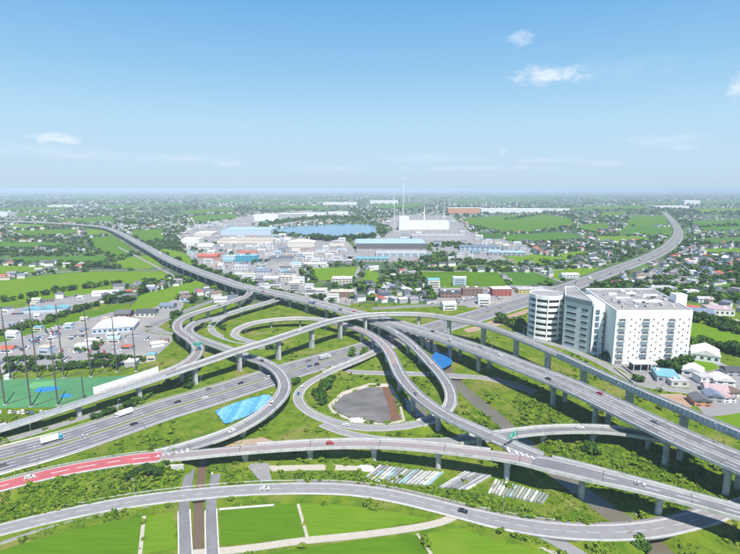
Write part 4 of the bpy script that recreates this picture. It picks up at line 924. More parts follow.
# industrial estate (each as traced)
IND = [('white flat factory at the left end of the estate beside the green field', 190, 243, 18, 4, 50, 'white', 'white', 0, 'flat'), ('pale long shed behind the white factory at the estate edge', 203, 236, 18, 3, 60, 'white', 'cream', 0, 'saw'),
       ('white shed with low gable in front of the long blue roof', 205, 250, 15, 3.5, 30, 'white', 'white', 0, 'gable'), ('wide factory under a long pale blue roof left of the lake', 246, 235, 50, 5, 130, 'sky blue', 'pale blue', 0, 'flat'),
       ('long beige warehouse just below the pale blue factory', 245, 243, 56, 3, 55, 'beige', 'cream', 0, 'saw'), ('red roofed shed beside the elevated viaduct on the left', 207, 259, 20, 2.6, 22, 'red', 'orange', -6, 'gable'),
       ('bright cyan fronted hall in the middle of the estate', 246, 262, 21, 6, 22, 'teal', 'cyan', 0, 'flat'), ('light blue low shed left of the cyan hall', 229, 260, 12, 3.5, 25, 'sky blue', 'pale blue', 0, 'flat'), ('red roofed store directly behind the cyan hall', 247, 254.5, 18, 1.8, 18, 'red', 'white', 0, 'gable'),
       ('white factory row at the back left of the lake', 266, 221, 24, 6, 60, 'white', 'white', 0, 'flat'), ('white hall with grey front behind the tree belt of the lake', 292, 219, 26, 5, 70, 'white', 'grey', 0, 'saw'), ('pale works far behind the lake with a stepped roof', 315, 216, 22, 3.6, 60, 'pale grey', 'white', 0, 'flat'), ('white long store right of the far works', 338, 215, 20, 3, 60, 'white', 'white', 0, 'flat'),
       ('long white roofed hall at the near shore of the lake', 301, 247, 27, 4.5, 45, 'white', 'cream', 0, 'arch'), ('dark roofed plant between the cyan hall and the lake', 280, 261, 22, 3, 40, 'slate', 'grey', 0, 'flat'), ('grey domed hall among trees at the lake shore', 337, 246, 15, 3.4, 32, 'pale grey', 'cream', 0, 'arch'),
       ('white two storey office in front of the lake', 315, 268, 22, 4, 20, 'white', 'white', 0, 'flat'), ('grey long roof right of the white office', 340, 264, 24, 3, 22, 'pale grey', 'grey', 0, 'saw'), ('beige office block beside the small green field', 342, 285, 20, 6.5, 20, 'white', 'cream', 0, 'flat'), ('reddish brown apartment block next to the long viaduct', 342, 298, 24, 6, 18, 'beige', 'brown', 0, 'flat'),
       ('cream workshop right of the viaduct bend', 287, 281, 18, 4, 20, 'beige', 'cream', 0, 'flat'), ('white workshop with blue grey roof close to the viaduct', 262, 275, 16, 3.5, 18, 'blue grey', 'white', 0, 'gable'), ('pale grey store just behind the viaduct barrier', 240, 270, 15, 3.5, 20, 'pale grey', 'white', 0, 'flat'),
       ('huge pale hall with dark glazed front right of the lake', 391, 249, 70, 5.5, 120, 'sky blue', 'dark', 0, 'flat'), ('lower grey hall in front of the huge pale hall', 404, 256.5, 56, 3, 50, 'pale grey', 'pale blue', 0, 'flat'), ('teal fronted low shed left below the huge hall', 372, 262, 34, 3, 30, 'teal', 'grey', 0, 'saw'),
       ('tall white factory block with chimneys behind the huge hall', 424, 229.5, 50, 8, 70, 'white', 'white', 0, 'flat'), ('white tower block at the left end of the tall white factory', 404, 230, 10, 13, 35, 'white', 'white', 0, 'flat'), ('grey spreading works in front of the tall white factory', 440, 240, 56, 4, 60, 'pale grey', 'grey', 0, 'saw'), ('blue grey stepped roof hall in the centre right', 480, 251, 40, 3.6, 50, 'blue grey', 'pale blue', -8, 'saw'), ('second blue grey hall angled behind the rice field', 507, 256, 36, 3.2, 40, 'sky blue', 'grey', -10, 'saw'), ('small white hall left of the stepped roof hall', 455, 257, 16, 3, 25, 'pale grey', 'white', 0, 'flat'),
       ('pink white plant on the far right of the estate', 464, 214, 32, 6, 80, 'white', 'orange', 0, 'flat'), ('long white distribution centre far behind the big rice field', 512, 213, 62, 4, 110, 'white', 'white', 0, 'flat'), ('pale warehouse group above the far rice field', 555, 211, 30, 2.4, 80, 'pale grey', 'white', 0, 'flat'), ('white sheds far behind the lake on the horizon side', 384, 204, 28, 3.4, 120, 'white', 'white', 0, 'flat'), ('white long plant left of the sheds on the horizon side', 340, 205, 34, 2.6, 120, 'white', 'white', 0, 'flat'),
       ('dark brown low shop beside the sloping rice field', 451, 298, 21, 5, 20, 'dark', 'brown', 0, 'flat'), ('taller red brown shop building by the expressway', 473, 296, 20, 6.5, 20, 'brown', 'brown', 0, 'flat'), ('bright red fronted shop with white sign band', 502, 296, 19, 7, 18, 'white', 'red', 0, 'flat'), ('long low shop with a yellow roof strip beside the red shop', 532, 293.5, 27, 4, 20, 'pale grey', 'yellow', 0, 'flat'),
       ('white longhouse beside the expressway in the right fields', 571, 278.5, 17, 3.4, 14, 'white', 'white', 4, 'gable'), ('big white plant on the horizon at the far right', 692, 204.5, 16, 4, 120, 'white', 'white', 0, 'flat'), ('white roofed mall far right of the wide road', 672, 208, 34, 2, 100, 'white', 'white', 0, 'flat'), ('white block standing at the far left edge', 2, 217, 12, 4.5, 60, 'white', 'white', 0, 'flat'), ('far white works in the left haze', 60, 207, 26, 1.8, 100, 'white', 'white', 0, 'flat')]
for (lab, px, py, w, h, d, rf_, wl, rot, rk) in IND:
    FB('factory' if w > 20 else 'shed', lab, px, py, w, h, d, rf_, wl, rot, floors=(0 if py < 250 or w * 1.0 < 14 else (2 if h < 6 else 3)), cat='building', roofkind=rk, winfrac=.7)
# near right: small yards and houses
NEAR = [('warehouse', 'long white roofed warehouse right of the rice field by trees', 705, 362, 24, 7, 26, 'white', 'white', -32, 1, 'gable'), ('workshop', 'grey green roofed workshop beside the loading entrance', 668, 383, 20, 6, 20, 'teal', 'grey', -18, 1, 'flat'), ('workshop', 'low pale workshop right of the grey green one', 680, 386.5, 17, 5, 14, 'pale grey', 'cream', -4, 1, 'flat'), ('house', 'white gabled long house at the foot of the tree row', 692, 376.5, 18, 5, 16, 'white', 'white', -35, 1, 'gable'),
        ('house', 'two storey white house with pale roof beside the road', 707, 384.5, 13, 7, 11, 'pale grey', 'white', 0, 2, 'flat'), ('house', 'white house with bright flat roof near the right edge', 725, 388, 18, 7, 14, 'white', 'white', -14, 2, 'gable'), ('house', 'dark roofed house at the right edge behind the white one', 735, 376.5, 15, 5, 12, 'dark', 'grey', -8, 2, 'gable'), ('house', 'dark slate roofed house with orange wall next to bare earth', 703, 407, 16, 6, 12, 'slate', 'orange', -10, 2, 'gable'),
        ('house', 'dark blue roofed house between the slate and pink ones', 715, 402.5, 15, 6, 11, 'blue grey', 'grey', -16, 2, 'gable'), ('house', 'pink roofed old house by the road bend', 717, 395.5, 20, 4, 14, 'pink', 'cream', -20, 1, 'gable'), ('house', 'cream fronted house with arched front at the right', 730, 403, 13, 5, 12, 'pink', 'white', 4, 2, 'arch'), ('house', 'brown roofed small house at the lower right edge', 738, 398, 10, 5, 9, 'brown', 'cream', -6, 2, 'gable'),
        ('shed', 'long blue roofed shed behind the rice field at the right', 703, 317, 20, 4, 20, 'blue grey', 'grey', -18, 1, 'gable'), ('warehouse', 'white warehouse with pink roof near the tree belt at the right', 722, 316, 22, 6, 26, 'pink', 'white', -14, 1, 'flat'), ('house', 'pale cottage right of the rice field hedge', 733, 326, 12, 4, 10, 'pale grey', 'cream', -6, 1, 'gable'), ('shed', 'bright red roofed shed just right of the white logistics building', 691, 314, 14, 5, 16, 'red', 'red', -30, 0, 'gable'), ('house', 'white house above the red roofed shed', 706, 303, 14, 4, 12, 'pale grey', 'white', -10, 2, 'gable'), ('warehouse', 'grey flat roofed depot behind the logistics building', 664, 292, 26, 4, 20, 'pale grey', 'grey', 0, 1, 'flat'), ('shed', 'white shed next to the grey depot at the right', 693, 296, 12, 5, 12, 'white', 'white', 0, 1, 'flat')]
for (nm, lab, px, py, w, h, d, rf_, wl, rot, fl, rk) in NEAR:
    FB(nm, lab, px, py, w, h, d, rf_, wl, rot, floors=fl, cat='house' if nm == 'house' else 'building', roofkind=rk, units=1, winfrac=.45)
LEFTB = [('hall', 'white arch roofed dealer hall in the left parking lot', 113, 333, 38, 5, 30, 'white', 'pale blue', 14, 1, 'arch'), ('house', 'dark roofed house above the arch roofed hall', 122, 318, 15, 4, 16, 'slate', 'brown', 8, 1, 'gable'), ('house', 'grey roofed house right of the dark one by the lot', 145, 317, 19, 4, 16, 'dark', 'cream', 4, 1, 'gable'), ('shed', 'long white shed with a flat roof in the middle of the lot', 82, 349, 15, 3, 9, 'white', 'white', 4, 0, 'flat'), ('shed', 'cream container shed beside the white flat shed', 92, 343.5, 14, 2.4, 7, 'white', 'cream', 4, 0, 'flat'),
         ('house', 'old house with slate roof just left of the curved ramp', 200, 295, 12, 4, 14, 'slate', 'white', 0, 1, 'gable'), ('house', 'reddish brown roofed house beside the curved ramp', 185, 301.5, 11, 4, 12, 'brown', 'pale blue', 0, 1, 'gable'), ('house', 'small white house right of the slate roofed one', 210, 296.5, 8, 3.2, 10, 'pale grey', 'white', 0, 1, 'gable'), ('house', 'blue roofed house at the edge of the left hand field', 166, 310, 14, 4, 14, 'blue grey', 'grey', 0, 1, 'gable'), ('shed', 'turquoise roofed long shed in the upper left lot', 45, 312.5, 40, 3.4, 14, 'teal', 'pale blue', 13, 0, 'saw'), ('shed', 'white long shed at the top of the upper left lot', 105, 296, 24, 3, 14, 'white', 'white', 12, 0, 'gable'), ('shed', 'small grey shed near the driving range trees', 131, 367, 11, 5, 9, 'white', 'grey', 10, 0, 'flat'), ('kiosk', 'small white kiosk at the edge of the range green', 6.5, 380, 5, 3.2, 4, 'white', 'white', 0, 0, 'flat'), ('shed', 'pale roofed shed by the white wall of the ramp', 158, 347, 12, 3.5, 8, 'white', 'white', 30, 0, 'gable'), ('shed', 'low brown site hut among plants beside the curved ramp', 164, 343, 8, 2.5, 5, 'brown', 'cream', 10, 0, 'gable')]
for (nm, lab, px, py, w, h, d, rf_, wl, rot, fl, rk) in LEFTB:
    FB(nm, lab, px, py, w, h, d, rf_, wl, rot, floors=fl, cat='house' if nm == 'house' else 'building', roofkind=rk, units=1, winfrac=.5)
# masts and chimneys of the plant
for px, pb, pt, r0, lab in ((403, 229, 177, 1.0, 'very tall thin white chimney mast above the white factory'), (394, 228, 187, .9, 'slim grey mast left of the tall chimney'), (424, 228, 206, 2.0, 'short stout pale chimney on the white factory'), (437, 226, 197, .8, 'thin mast right of the stout chimney'), (444, 226, 199, .8, 'thinnest mast at the right end of the white factory')):
    b = W(px, pb); p = R(PITCH); dy = (277 - pt) / FPX; h = CAM_H + b.y * (-math.sin(p) + dy * math.cos(p)) / (math.cos(p) + dy * math.sin(p))
    t = thing('chimney', lab, 'chimney', (b.x, b.y, 0)); k = MB(); k.tube([(0, 0, 0), (0, 0, h)], r0, r0 * .7, 10); k.build('stack', M_bwhite, t, local=True)
    k = MB(); k.tube([(0, 0, h * .9), (0, 0, h * .94)], r0 * .95, r0 * .95, 10); k.build('band', M_conc, t, local=True)

# ------------------------------------------------------------------ vegetation prototypes
def leaf_quads(mb, c, r, n, size, m, flat=.75):
    for _ in range(n):
        while True:
            v = Vector((random.uniform(-1, 1), random.uniform(-1, 1), random.uniform(-1, 1)))
            if .25 < v.length <= 1: break
        p = Vector(c) + Vector((v.x * r, v.y * r, v.z * r * flat))
        nrm = (v + Vector((random.uniform(-.6, .6), random.uniform(-.6, .6), random.uniform(-.1, .9)))).normalized()
        a = nrm.cross(Vector((random.random(), random.random(), random.random() + .1))).normalized(); b = nrm.cross(a); s = size * random.uniform(.6, 1.3)
        mb.add([p + a * s, p + b * s * .8, p - a * s * .9, p - b * s], [(0, 1, 2, 3)], m)
def crown_proto(lobes, per, size, seed, spread=.55):
    random.seed(seed); mb = MB()
    for i in range(lobes):
        an = random.uniform(0, 6.28); rr = random.uniform(.1, 1) * spread
        leaf_quads(mb, (rr * math.cos(an), rr * math.sin(an), random.uniform(.35, 1.0) - rr * .3), random.uniform(.28, .46), per, size, random.choice((0, 0, 1)))
    return mb
TREES = []
for sdv, pal in ((1, (0, 1)), (2, (1, 2)), (3, (0, 3)), (4, (1, 0)), (5, (2, 1)), (6, (3, 1))):
    cm = crown_proto(9, 34, .15, sdv)
    random.seed(sdv + 50); tk = MB(); tk.tube([(0, 0, -.1), (.02, .01, .35), (0, .03, .8)], .06, .025, 6)
    for q in range(4):
        an = random.uniform(0, 6.28); tk.tube([(0, 0, .3 + .08 * q), (.2 * math.cos(an), .2 * math.sin(an), .55 + .08 * q)], .022, .01, 4)
    TREES.append((cm.mesh('crown', [M_leaf[pal[0]], M_leaf[pal[1]]]), tk.mesh('trunk', [M_trunk]), ('dark green', 'mid green', 'bluish green', 'green', 'light green', 'deep green')[sdv - 1]))
random.seed(21)
NTREE = [0]
def tree(x, y, h, label, group, kind=None, w=1.0, z=None):
    NTREE[0] += 1
    c, t, cn_ = TREES[random.randrange(6) if kind is None else kind]
    o = thing('tree', label % cn_ if '%s' in label else label, 'tree', (x, y, hgt(x, y) if z is None else z), random.uniform(0, 6.28), group)
    a = link('trunk', t, o); b = link('crown', c, o); a.scale = (h, h, h); ww = h * w * random.uniform(.85, 1.15); b.scale = (ww, ww, h)
    return o
def tree_row(pts, n, h, label, group, jit=2.0, w=1.0, kind=None):
    P = [W(a, b) for a, b in pts]; L_ = [0]
    for a, b in zip(P[:-1], P[1:]): L_.append(L_[-1] + (b - a).length)
    for i in range(n):
        s = L_[-1] * (i + .5) / n
        for j in range(len(P) - 1):
            if L_[j + 1] >= s: break
        q = P[j].lerp(P[j + 1], (s - L_[j]) / (L_[j + 1] - L_[j]))
        tree(q.x + random.uniform(-jit, jit), q.y + random.uniform(-jit, jit), h * random.uniform(.7, 1.25), label, group, kind, w)
tree_row([(8, 372), (45, 371), (85, 368), (118, 366)], 16, 7, '%s round tree in the row behind the driving range', 'trees behind the driving range', 2.5, 1.0)
tree_row([(88, 357), (120, 359), (146, 361)], 14, 4, '%s small tree in the planted strip between the lot and the range', 'trees of the planted strip', 1, 1.0)
tree_row([(70, 352), (98, 350), (100, 341)], 9, 4, '%s small tree between the sheds of the left parking lot', 'trees in the left lot', 4, 1.0)
tree_row([(0, 362), (40, 360), (66, 358)], 9, 5, '%s tree on the lower edge of the left parking lot', 'trees below the left lot', 2, 1.1)
tree_row([(0, 336), (40, 325), (70, 314), (96, 306)], 22, 7, '%s tree in the hedge between the two left parking lots', 'trees between the parking lots', 3, 1.0)
tree_row([(0, 303), (60, 292), (110, 285), (125, 283)], 16, 8, '%s tree along the lower edge of the big left field', 'trees along the left field', 3, 1.0)
tree_row([(175, 330), (177, 316)], 4, 8, '%s tree hugging the outside of the curved ramp', 'trees at the curved ramp', 2, 1.0)
tree_row([(497, 323), (512, 325), (528, 331)], 9, 9, '%s tree in the clump left of the round tower', 'trees left of the round tower', 5, 1.0)
tree_row([(606, 358), (610, 361)], 2, 6, '%s tree at the shaded corner of the white building', 'trees at the white building', 1, 1.0)
tree_row([(657, 367), (668, 371), (678, 370), (688, 366)], 10, 8, '%s tree in the row in front of the white building', 'trees in front of the white building', 3, 1.0)
tree_row([(692, 346), (706, 347), (722, 349)], 8, 8, '%s tree between the two right hand fields', 'trees between the right hand fields', 3, 1.0)
tree_row([(692, 318), (712, 322), (740, 331)], 12, 8, '%s tree along the top of the right hand field', 'trees above the right hand field', 3, 1.0)
tree_row([(726, 352), (742, 356)], 5, 9, '%s tree near the right edge below the field', 'trees at the right edge', 4, 1.0)
tree_row([(712, 283), (728, 281), (745, 282)], 10, 12, '%s tree of the grove at the upper right', 'grove at the upper right', 10, 1.1)
tree_row([(636, 381), (642, 382)], 2, 6, '%s tree by the canopy forecourt', 'trees by the canopy', 1, 1.0)
tree_row([(347, 357), (372, 356)], 2, 6, '%s tree on the expressway side near the slip bridge', 'trees by the slip bridge', 1, 1.0, 4)
tree_row([(330, 380), (322, 388), (318, 398), (322, 408)], 12, 4.5, '%s bushy tree on the slope inside the loop road', 'bushy trees inside the loop', 3, 1.2)
tree_row([(299, 383), (292, 386)], 3, 5, '%s tree between the loop road and the swooping ramp', 'trees between loop and ramp', 1.5, 1.1)
tree_row([(22, 430), (30, 428)], 3, 4.5, '%s bush under the flyover at lower left', 'bushes under the flyover', 2, 1.2)
tree_row([(92, 420), (128, 406), (150, 396)], 8, 3.6, '%s shrub on the verge between flyover and expressway', 'shrubs along the expressway verge', 2, 1.3)
tree_row([(166, 388), (176, 386), (190, 387)], 5, 4.5, '%s bush beside the wide pier of the flyover', 'bushes at the wide pier', 2, 1.2)
tree_row([(126, 484), (148, 480), (168, 476)], 8, 3.0, '%s bush on the slope below the red road', 'bushes below the red road', 3, 1.3, 0)
tree_row([(636, 543), (645, 545)], 3, 4.5, '%s bush beside the river at the road bridge', 'bushes by the road bridge', 2, 1.3)
tree_row([(588, 450), (596, 456)], 3, 4.5, '%s shrub on the river bank under the link ramp', 'shrubs on the river bank', 2, 1.3)
tree_row([(205, 327), (225, 332)], 5, 4.5, '%s bush inside the small left hand loops', 'bushes in the left loops', 3, 1.2)
tree_row([(268, 350), (285, 345)], 4, 3.5, '%s shrub on the slope near the tall white pier', 'shrubs near the tall pier', 2, 1.3)
tree_row([(430, 297), (433, 302)], 5, 11, '%s tall tree by the channel left of the shops', 'trees by the channel', 2, .8)
tree_row([(312, 239), (330, 241), (352, 240), (372, 238)], 14, 15, '%s tree on the near shore of the lake', 'trees on the lake shore', 10, 1.1, 0)

# ------------------------------------------------------------------ scattered houses and trees of the plain
def free_mask(px, X, Y, road=6.0):
    ok = np.ones(len(X), bool)
    for p, _ in FIELD + PADDY: ok &= ~inpoly(px, p)
    for p in (POLY_LAKE, POLY_IND, POLY_IND2, POLY_IND3, POLY_LOT, POLY_LOT2, POLY_RANGE, POLY_HOUSE, POLY_BLD, POLY_DIRT, POLY_DIRT2): ok &= ~inpoly(px, p)
    for pth in (pA, pB):
        d, _, hw = pdist(pth, X, Y); ok &= d > hw + road + 10
    for pth in (pC, pN, pS, pU, pD, pE):
        d, _, hw = pdist(pth, X, Y); ok &= d > hw + road
    return ok
def house_mb(w, d, h, rise, hip=False):
    a = MB(); a.box((0, 0, 0), (w, d, h))
    b = MB(); x, y = w / 2 + .5, d / 2 + .5; rx = x - (1.6 if hip else 0)
    vs = [(-x, -y, h), (x, -y, h), (x, y, h), (-x, y, h), (-rx, 0, h + rise), (rx, 0, h + rise)]
    b.add(vs, [(0, 1, 5, 4), (2, 3, 4, 5), (0, 4, 3), (1, 2, 5), (3, 2, 1, 0)])
    return a, b
HV = [house_mb(11, 8, 5.6, 2.2), house_mb(9, 8, 5.8, 2.0, True), house_mb(15, 9, 4.2, 2.4), house_mb(8, 7, 6.0, 1.8), house_mb(18, 10, 5.0, .7), house_mb(13, 9, 5.5, 2.4, True)]
RK = ['slate', 'blue grey', 'dark', 'brown', 'slate', 'pale grey', 'dark', 'slate', 'purple grey', 'white', 'blue grey', 'slate', 'dark', 'red']; WK = ['white', 'cream', 'grey', 'white', 'cream']
RKu = list(dict.fromkeys(RK))
n = 26000
py = 191.5 + 112 * rng.random(n) ** 1.35; px_ = -90 + 920 * rng.random(n)
Dd = np.array([W(370, q).y for q in py]); 
P0 = np.array([list(W(a, b))[:2] for a, b in zip(px_, py)])
X, Y = P0[:, 0], P0[:, 1]
town = .55 * vnoise(X / 420, Y / 620, 3) + .3 * vnoise(X / 130, Y / 170, 4) + .15 * vnoise(X / 50, Y / 60, 8)
pxy = np.stack([px_, py], 1)
ok = free_mask(pxy, X, Y)
keep = ok & (town > .44) & (rng.random(n) < np.clip(.18 + (305 - py) / 190, 0, .6))
# villages that the photograph shows close by
VILL = [([(370, 288), (408, 284), (410, 302), (372, 302)], 70), ([(0, 270), (30, 272), (20, 262), (0, 262)], 22), ([(0, 252), (60, 254), (58, 243), (0, 240)], 40), ([(75, 252), (118, 254), (110, 246), (80, 247)], 16), ([(560, 266), (600, 266), (628, 258), (610, 252), (570, 262)], 30), ([(550, 250), (560, 242), (640, 242), (648, 250), (590, 262), (588, 252)], 60), ([(690, 236), (735, 236), (738, 246), (688, 246)], 24), ([(690, 258), (735, 256), (740, 268), (700, 264)], 24), ([(488, 243), (548, 243), (552, 253), (502, 252)], 34), ([(570, 236), (600, 220), (625, 216), (616, 234)], 30), ([(40, 262), (104, 264), (90, 270), (30, 268)], 22), ([(600, 284), (628, 270), (640, 276), (640, 284)], 14), ([(640, 266), (662, 252), (690, 256), (735, 262), (745, 284), (692, 286), (690, 268)], 90), ([(700, 290), (745, 288), (745, 312), (712, 310), (700, 300)], 22)]
vx = []
for poly, cnt in VILL:
    xs = [p[0] for p in poly]; ys = [p[1] for p in poly]; c = 0
    while c < cnt:
        q = np.array([[random.uniform(min(xs), max(xs)), random.uniform(min(ys), max(ys))]])
        if inpoly(q, poly)[0]: vx.append(tuple(q[0])); c += 1
vx = np.array(vx); vp = np.array([list(W(a, b))[:2] for a, b in vx]); vok = free_mask(vx, vp[:, 0], vp[:, 1], 3)
H_xy = np.vstack([vp[vok], P0[keep]]); H_px = np.vstack([vx[vok], pxy[keep]])
order = np.argsort(H_xy[:, 1]); H_xy = H_xy[order]; H_px = H_px[order]
sel = []; cell = {}
for i, (x, y) in enumerate(H_xy):     # no two houses in one another
    g = 13.0; key = (int(x // g), int(y // g)); bad = False
    for a in (-1, 0, 1):
        for b in (-1, 0, 1):
            for j in cell.get((key[0] + a, key[1] + b), ()):
                if (H_xy[j, 0] - x) ** 2 + (H_xy[j, 1] - y) ** 2 < 150: bad = True
    if not bad: cell.setdefault(key, []).append(i); sel.append(i)
HM = []
for vi, (a, b) in enumerate(HV): HM.append((a, b, {k_: a.mesh('wall', [wallm(k_)]) for k_ in set(WK)}, {k_: b.mesh('roof', [roofm(k_)]) for k_ in RKu}))
def area(px, py):
    if px < 180: return 'left of the viaduct'
    if py < 232: return 'far behind the lake'
    if px < 440: return 'left of the channel'
    if px < 600: return 'left of the expressway'
    return 'right of the expressway'
inview = [i for i in sel if -6 < H_px[i, 0] < 746]
indiv = set(inview[:295])
items = []
for i in sel:
    x, y = H_xy[i]; v = random.randrange(6); rk = random.choice(RK); wk = random.choice(WK); rz = random.choice((.35, .35 + math.pi / 2)) + random.uniform(-.15, .15); s = random.uniform(.8, 1.2)
    s *= 1 + max(0, y - 2500) / 5500 if y < 9000 else 2.2
    if i in indiv:
        o = thing('house', '%s %s roofed house with %s walls %s' % ('long' if v in (2, 4) else 'small', rk, wk, area(*H_px[i])), 'house', (x, y, 0), rz, 'houses on the plain'); o.scale = (s, s, s)
        link('wall', HM[v][2][wk], o); link('roof', HM[v][3][rk], o)
    else:
        items.append((v, x, y, rz, s, RKu.index(rk), list(WALLC).index(wk)))
if items:
    HP = []
    for a, b in HV:
        VA, FA, _ = tri_proto(a); VB, FB_, _ = tri_proto(b)
        HP.append((np.vstack([VA, VB]), np.vstack([FA, FB_ + len(VA)]), np.r_[np.zeros(len(FA), int), np.ones(len(FB_), int)]))
    wkl = list(WALLC); mlist = [wallm(q) for q in wkl] + [roofm(q) for q in RKu]
    V, F, M = scatter([(HP[v], x, y, 0, rz, s, s, s, (lambda M_, w_=wi, r_=ri: np.where(M_ == 0, w_, len(wkl) + r_))) for v, x, y, rz, s, ri, wi in items])
    o = tri_object('distant_houses', V, F, M, mlist); tag(o, 'mass of small houses spreading over the hazy far plain', 'houses', kind='stuff')
# small industrial sheds filling the estate yards
def fill_poly(poly, n):
    xs = [p[0] for p in poly]; ys = [p[1] for p in poly]; r = []
    while len(r) < n:
        q = (random.uniform(min(xs), max(xs)), random.uniform(min(ys), max(ys)))
        if inpoly(np.array([q]), poly)[0]: r.append(q)
    return r
BLK = [(p[1], p[2], p[3], p[5]) for p in IND]
def blocked(a, b):
    for (px, py, w, d) in BLK:
        D0 = W(px, py).y; top_ = to_px(np.array([[0, D0 + d, 0.0]]))[0, 1]
        if abs(a - px) < w / 2 + 5 and top_ - 2 < b < py + 2.5: return True
    P = W(a, b)
    for pth in (pB, pA, pU):
        d, _, hw = pdist(pth, np.array([P.x]), np.array([P.y]))
        if d[0] < hw[0] + 14: return True
    return False
SHORT = [(p[1], p[2], ' '.join(re.split(r' (?:under|right|left|in|just|beside|at|behind|with|of|far|above|next|close|on|angled|standing|among)\b', p[0])[0].split()[:5])) for p in IND] + [(p[2], p[3], ' '.join(re.split(r' (?:under|right|left|in|just|beside|at|behind|with|of|far|above|next|close|on|angled|standing|among|by|near)\b', p[1])[0].split()[:5])) for p in LEFTB]
BLK += [(p[2], p[3], p[4], p[6]) for p in LEFTB]
taken = {}; WS = []
for poly, nn, nm in ((POLY_IND, 330, 'estate left of the lake'), (POLY_IND2, 70, 'estate right of the lake'), (POLY_IND3, 22, 'shops by the expressway'), (POLY_LOT, 46, 'left parking lot'), (POLY_LOT2, 14, 'upper left lot')):
    for a, b in fill_poly(poly, nn):
        if blocked(a, b): continue
        P = W(a, b)
        if any((P.x - x) ** 2 + (P.y - y) ** 2 < 560 for x, y in WS): continue
        WS.append((P.x, P.y))
        rk = random.choice(['white', 'pale grey', 'white', 'white', 'beige', 'slate', 'teal', 'sky blue', 'red', 'pale grey', 'beige', 'blue grey', 'white', 'dark']); wk = random.choice(['white', 'cream', 'grey', 'white', 'pale blue', 'white'])
        near = min(SHORT, key=lambda q: (q[0] - a) ** 2 + 4 * (q[1] - b) ** 2)
        side = ('left of' if a < near[0] - 3 else 'right of' if a > near[0] + 3 else 'in front of' if b > near[1] else 'behind')
        lab = '%s roofed workshop with %s walls %s the %s' % (rk, wk, side, near[2])
        t = thing('workshop', lab, 'workshop', (P.x, P.y, .05), random.uniform(-.12, .12), 'workshops of the ' + nm)
        w, d, h = random.uniform(10, 24), random.uniform(9, 19), random.choice((4, 5, 6, 8, 10, 13))
        if 'lot' in nm: w, d, h = w * .55, d * .5, random.choice((3, 3.5, 4.5, 6))
        k = MB(); k.box((0, 0, 0), (w, d, h)); k.build('wall', wallm(wk), t, local=True)
        k = MB(); x, y = w / 2 + .3, d / 2 + .3; rise = random.choice((.4, .4, 1.5, 2.5))
        k.add([(-x, -y, h), (x, -y, h), (x, y, h), (-x, y, h), (-x, 0, h + rise), (x, 0, h + rise)], [(0, 1, 5, 4), (2, 3, 4, 5), (0, 4, 3), (1, 2, 5), (3, 2, 1, 0)]); k.build('roof', roofm(rk), t, local=True)
        for f in range(max(1, int(h / 4))):
            k = MB(); k.box((0, -d / 2 - .04, 1.2 + f * 3.6), (w * .75, .2, 1.3)); k.build('window', M_glass, t, local=True)

# trees of the plain
n = 52000
py = 191.2 + 112 * rng.random(n) ** 1.3; px_ = -90 + 920 * rng.random(n); pxy = np.stack([px_, py], 1)
P0 = np.array([list(W(a, b))[:2] for a, b in zip(px_, py)]); X, Y = P0[:, 0], P0[:, 1]
grove = .5 * vnoise(X / 300 + 9, Y / 420, 13) + .3 * vnoise(X / 80, Y / 120, 14) + .2 * vnoise(X / 30, Y / 40, 15)
ok = free_mask(pxy, X, Y, 2); keep = ok & ((grove > .47) | (rng.random(n) < .2)) & (rng.random(n) < np.clip(.14 + (305 - py) / 150, 0, .9))
T_xy = P0[keep]; T_px = pxy[keep]
# belts: lake, expressway sides, field edges
BELT = [([(262, 226), (285, 222), (320, 218.5), (372, 220)], 130, 12, 14), ([(310, 238), (345, 240), (376, 237)], 60, 12, 12), ([(400, 268), (440, 262), (500, 264)], 70, 9, 12), ([(433, 250), (446, 258), (438, 264)], 60, 11, 16), ([(590, 284), (620, 271), (640, 263)], 60, 7, 6), ([(640, 243), (664, 244), (668, 248)], 50, 10, 12), ([(498, 233), (470, 226)], 40, 9, 10), ([(505, 220), (545, 214), (575, 216)], 60, 9, 8), ([(682, 247), (700, 244), (740, 246)], 60, 10, 10), ([(690, 228), (740, 225)], 40, 10, 14), ([(120, 222), (150, 226)], 30, 11, 14), ([(40, 249), (100, 250)], 50, 10, 12), ([(10, 238), (30, 240)], 40, 11, 12), ([(60, 264), (104, 267)], 40, 9, 8), ([(170, 243), (200, 252)], 20, 8, 8), ([(150, 291), (204, 278), (212, 282)], 40, 6, 4), ([(415, 272), (424, 300)], 24, 6, 2), ([(640, 300), (740, 300)], 20, 8, 12), ([(700, 270), (745, 272)], 50, 11, 16), ([(690, 320), (745, 334)], 24, 7, 4), ([(540, 262), (575, 266), (560, 270)], 40, 8, 8)]
bx = []
for pts, cnt, h, jit in BELT + [([(258, 228), (272, 233), (300, 237)], 60, 10, 14), ([(376, 224), (384, 229), (380, 236)], 50, 11, 14), ([(430, 246), (452, 244), (470, 248)], 60, 10, 14), ([(200, 240), (222, 252), (260, 262)], 30, 7, 14), ([(262, 224), (320, 218), (372, 219)], 90, 13, 14)]:
    P = [W(a, b) for a, b in pts]
    for q in range(cnt):
        j = random.randrange(len(P) - 1); p = P[j].lerp(P[j + 1], random.random()); bx.append((p.x + random.gauss(0, jit), p.y + random.gauss(0, jit * 1.5), h))
items = []; cand = [(x, y, random.uniform(4.5, 11)) for x, y in T_xy] + [(x, y, h * random.uniform(.7, 1.25)) for x, y, h in bx]
ca_ = np.array([q[:2] for q in cand]); okc = np.ones(len(cand), bool)
for pth in (pA, pB, pD, pC):
    d, _, hw = pdist(pth, ca_[:, 0], ca_[:, 1]); okc &= d > hw + 5
cand = [q for q, t_ in zip(cand, okc) if t_]
cand.sort(key=lambda q: q[1])
LP = []
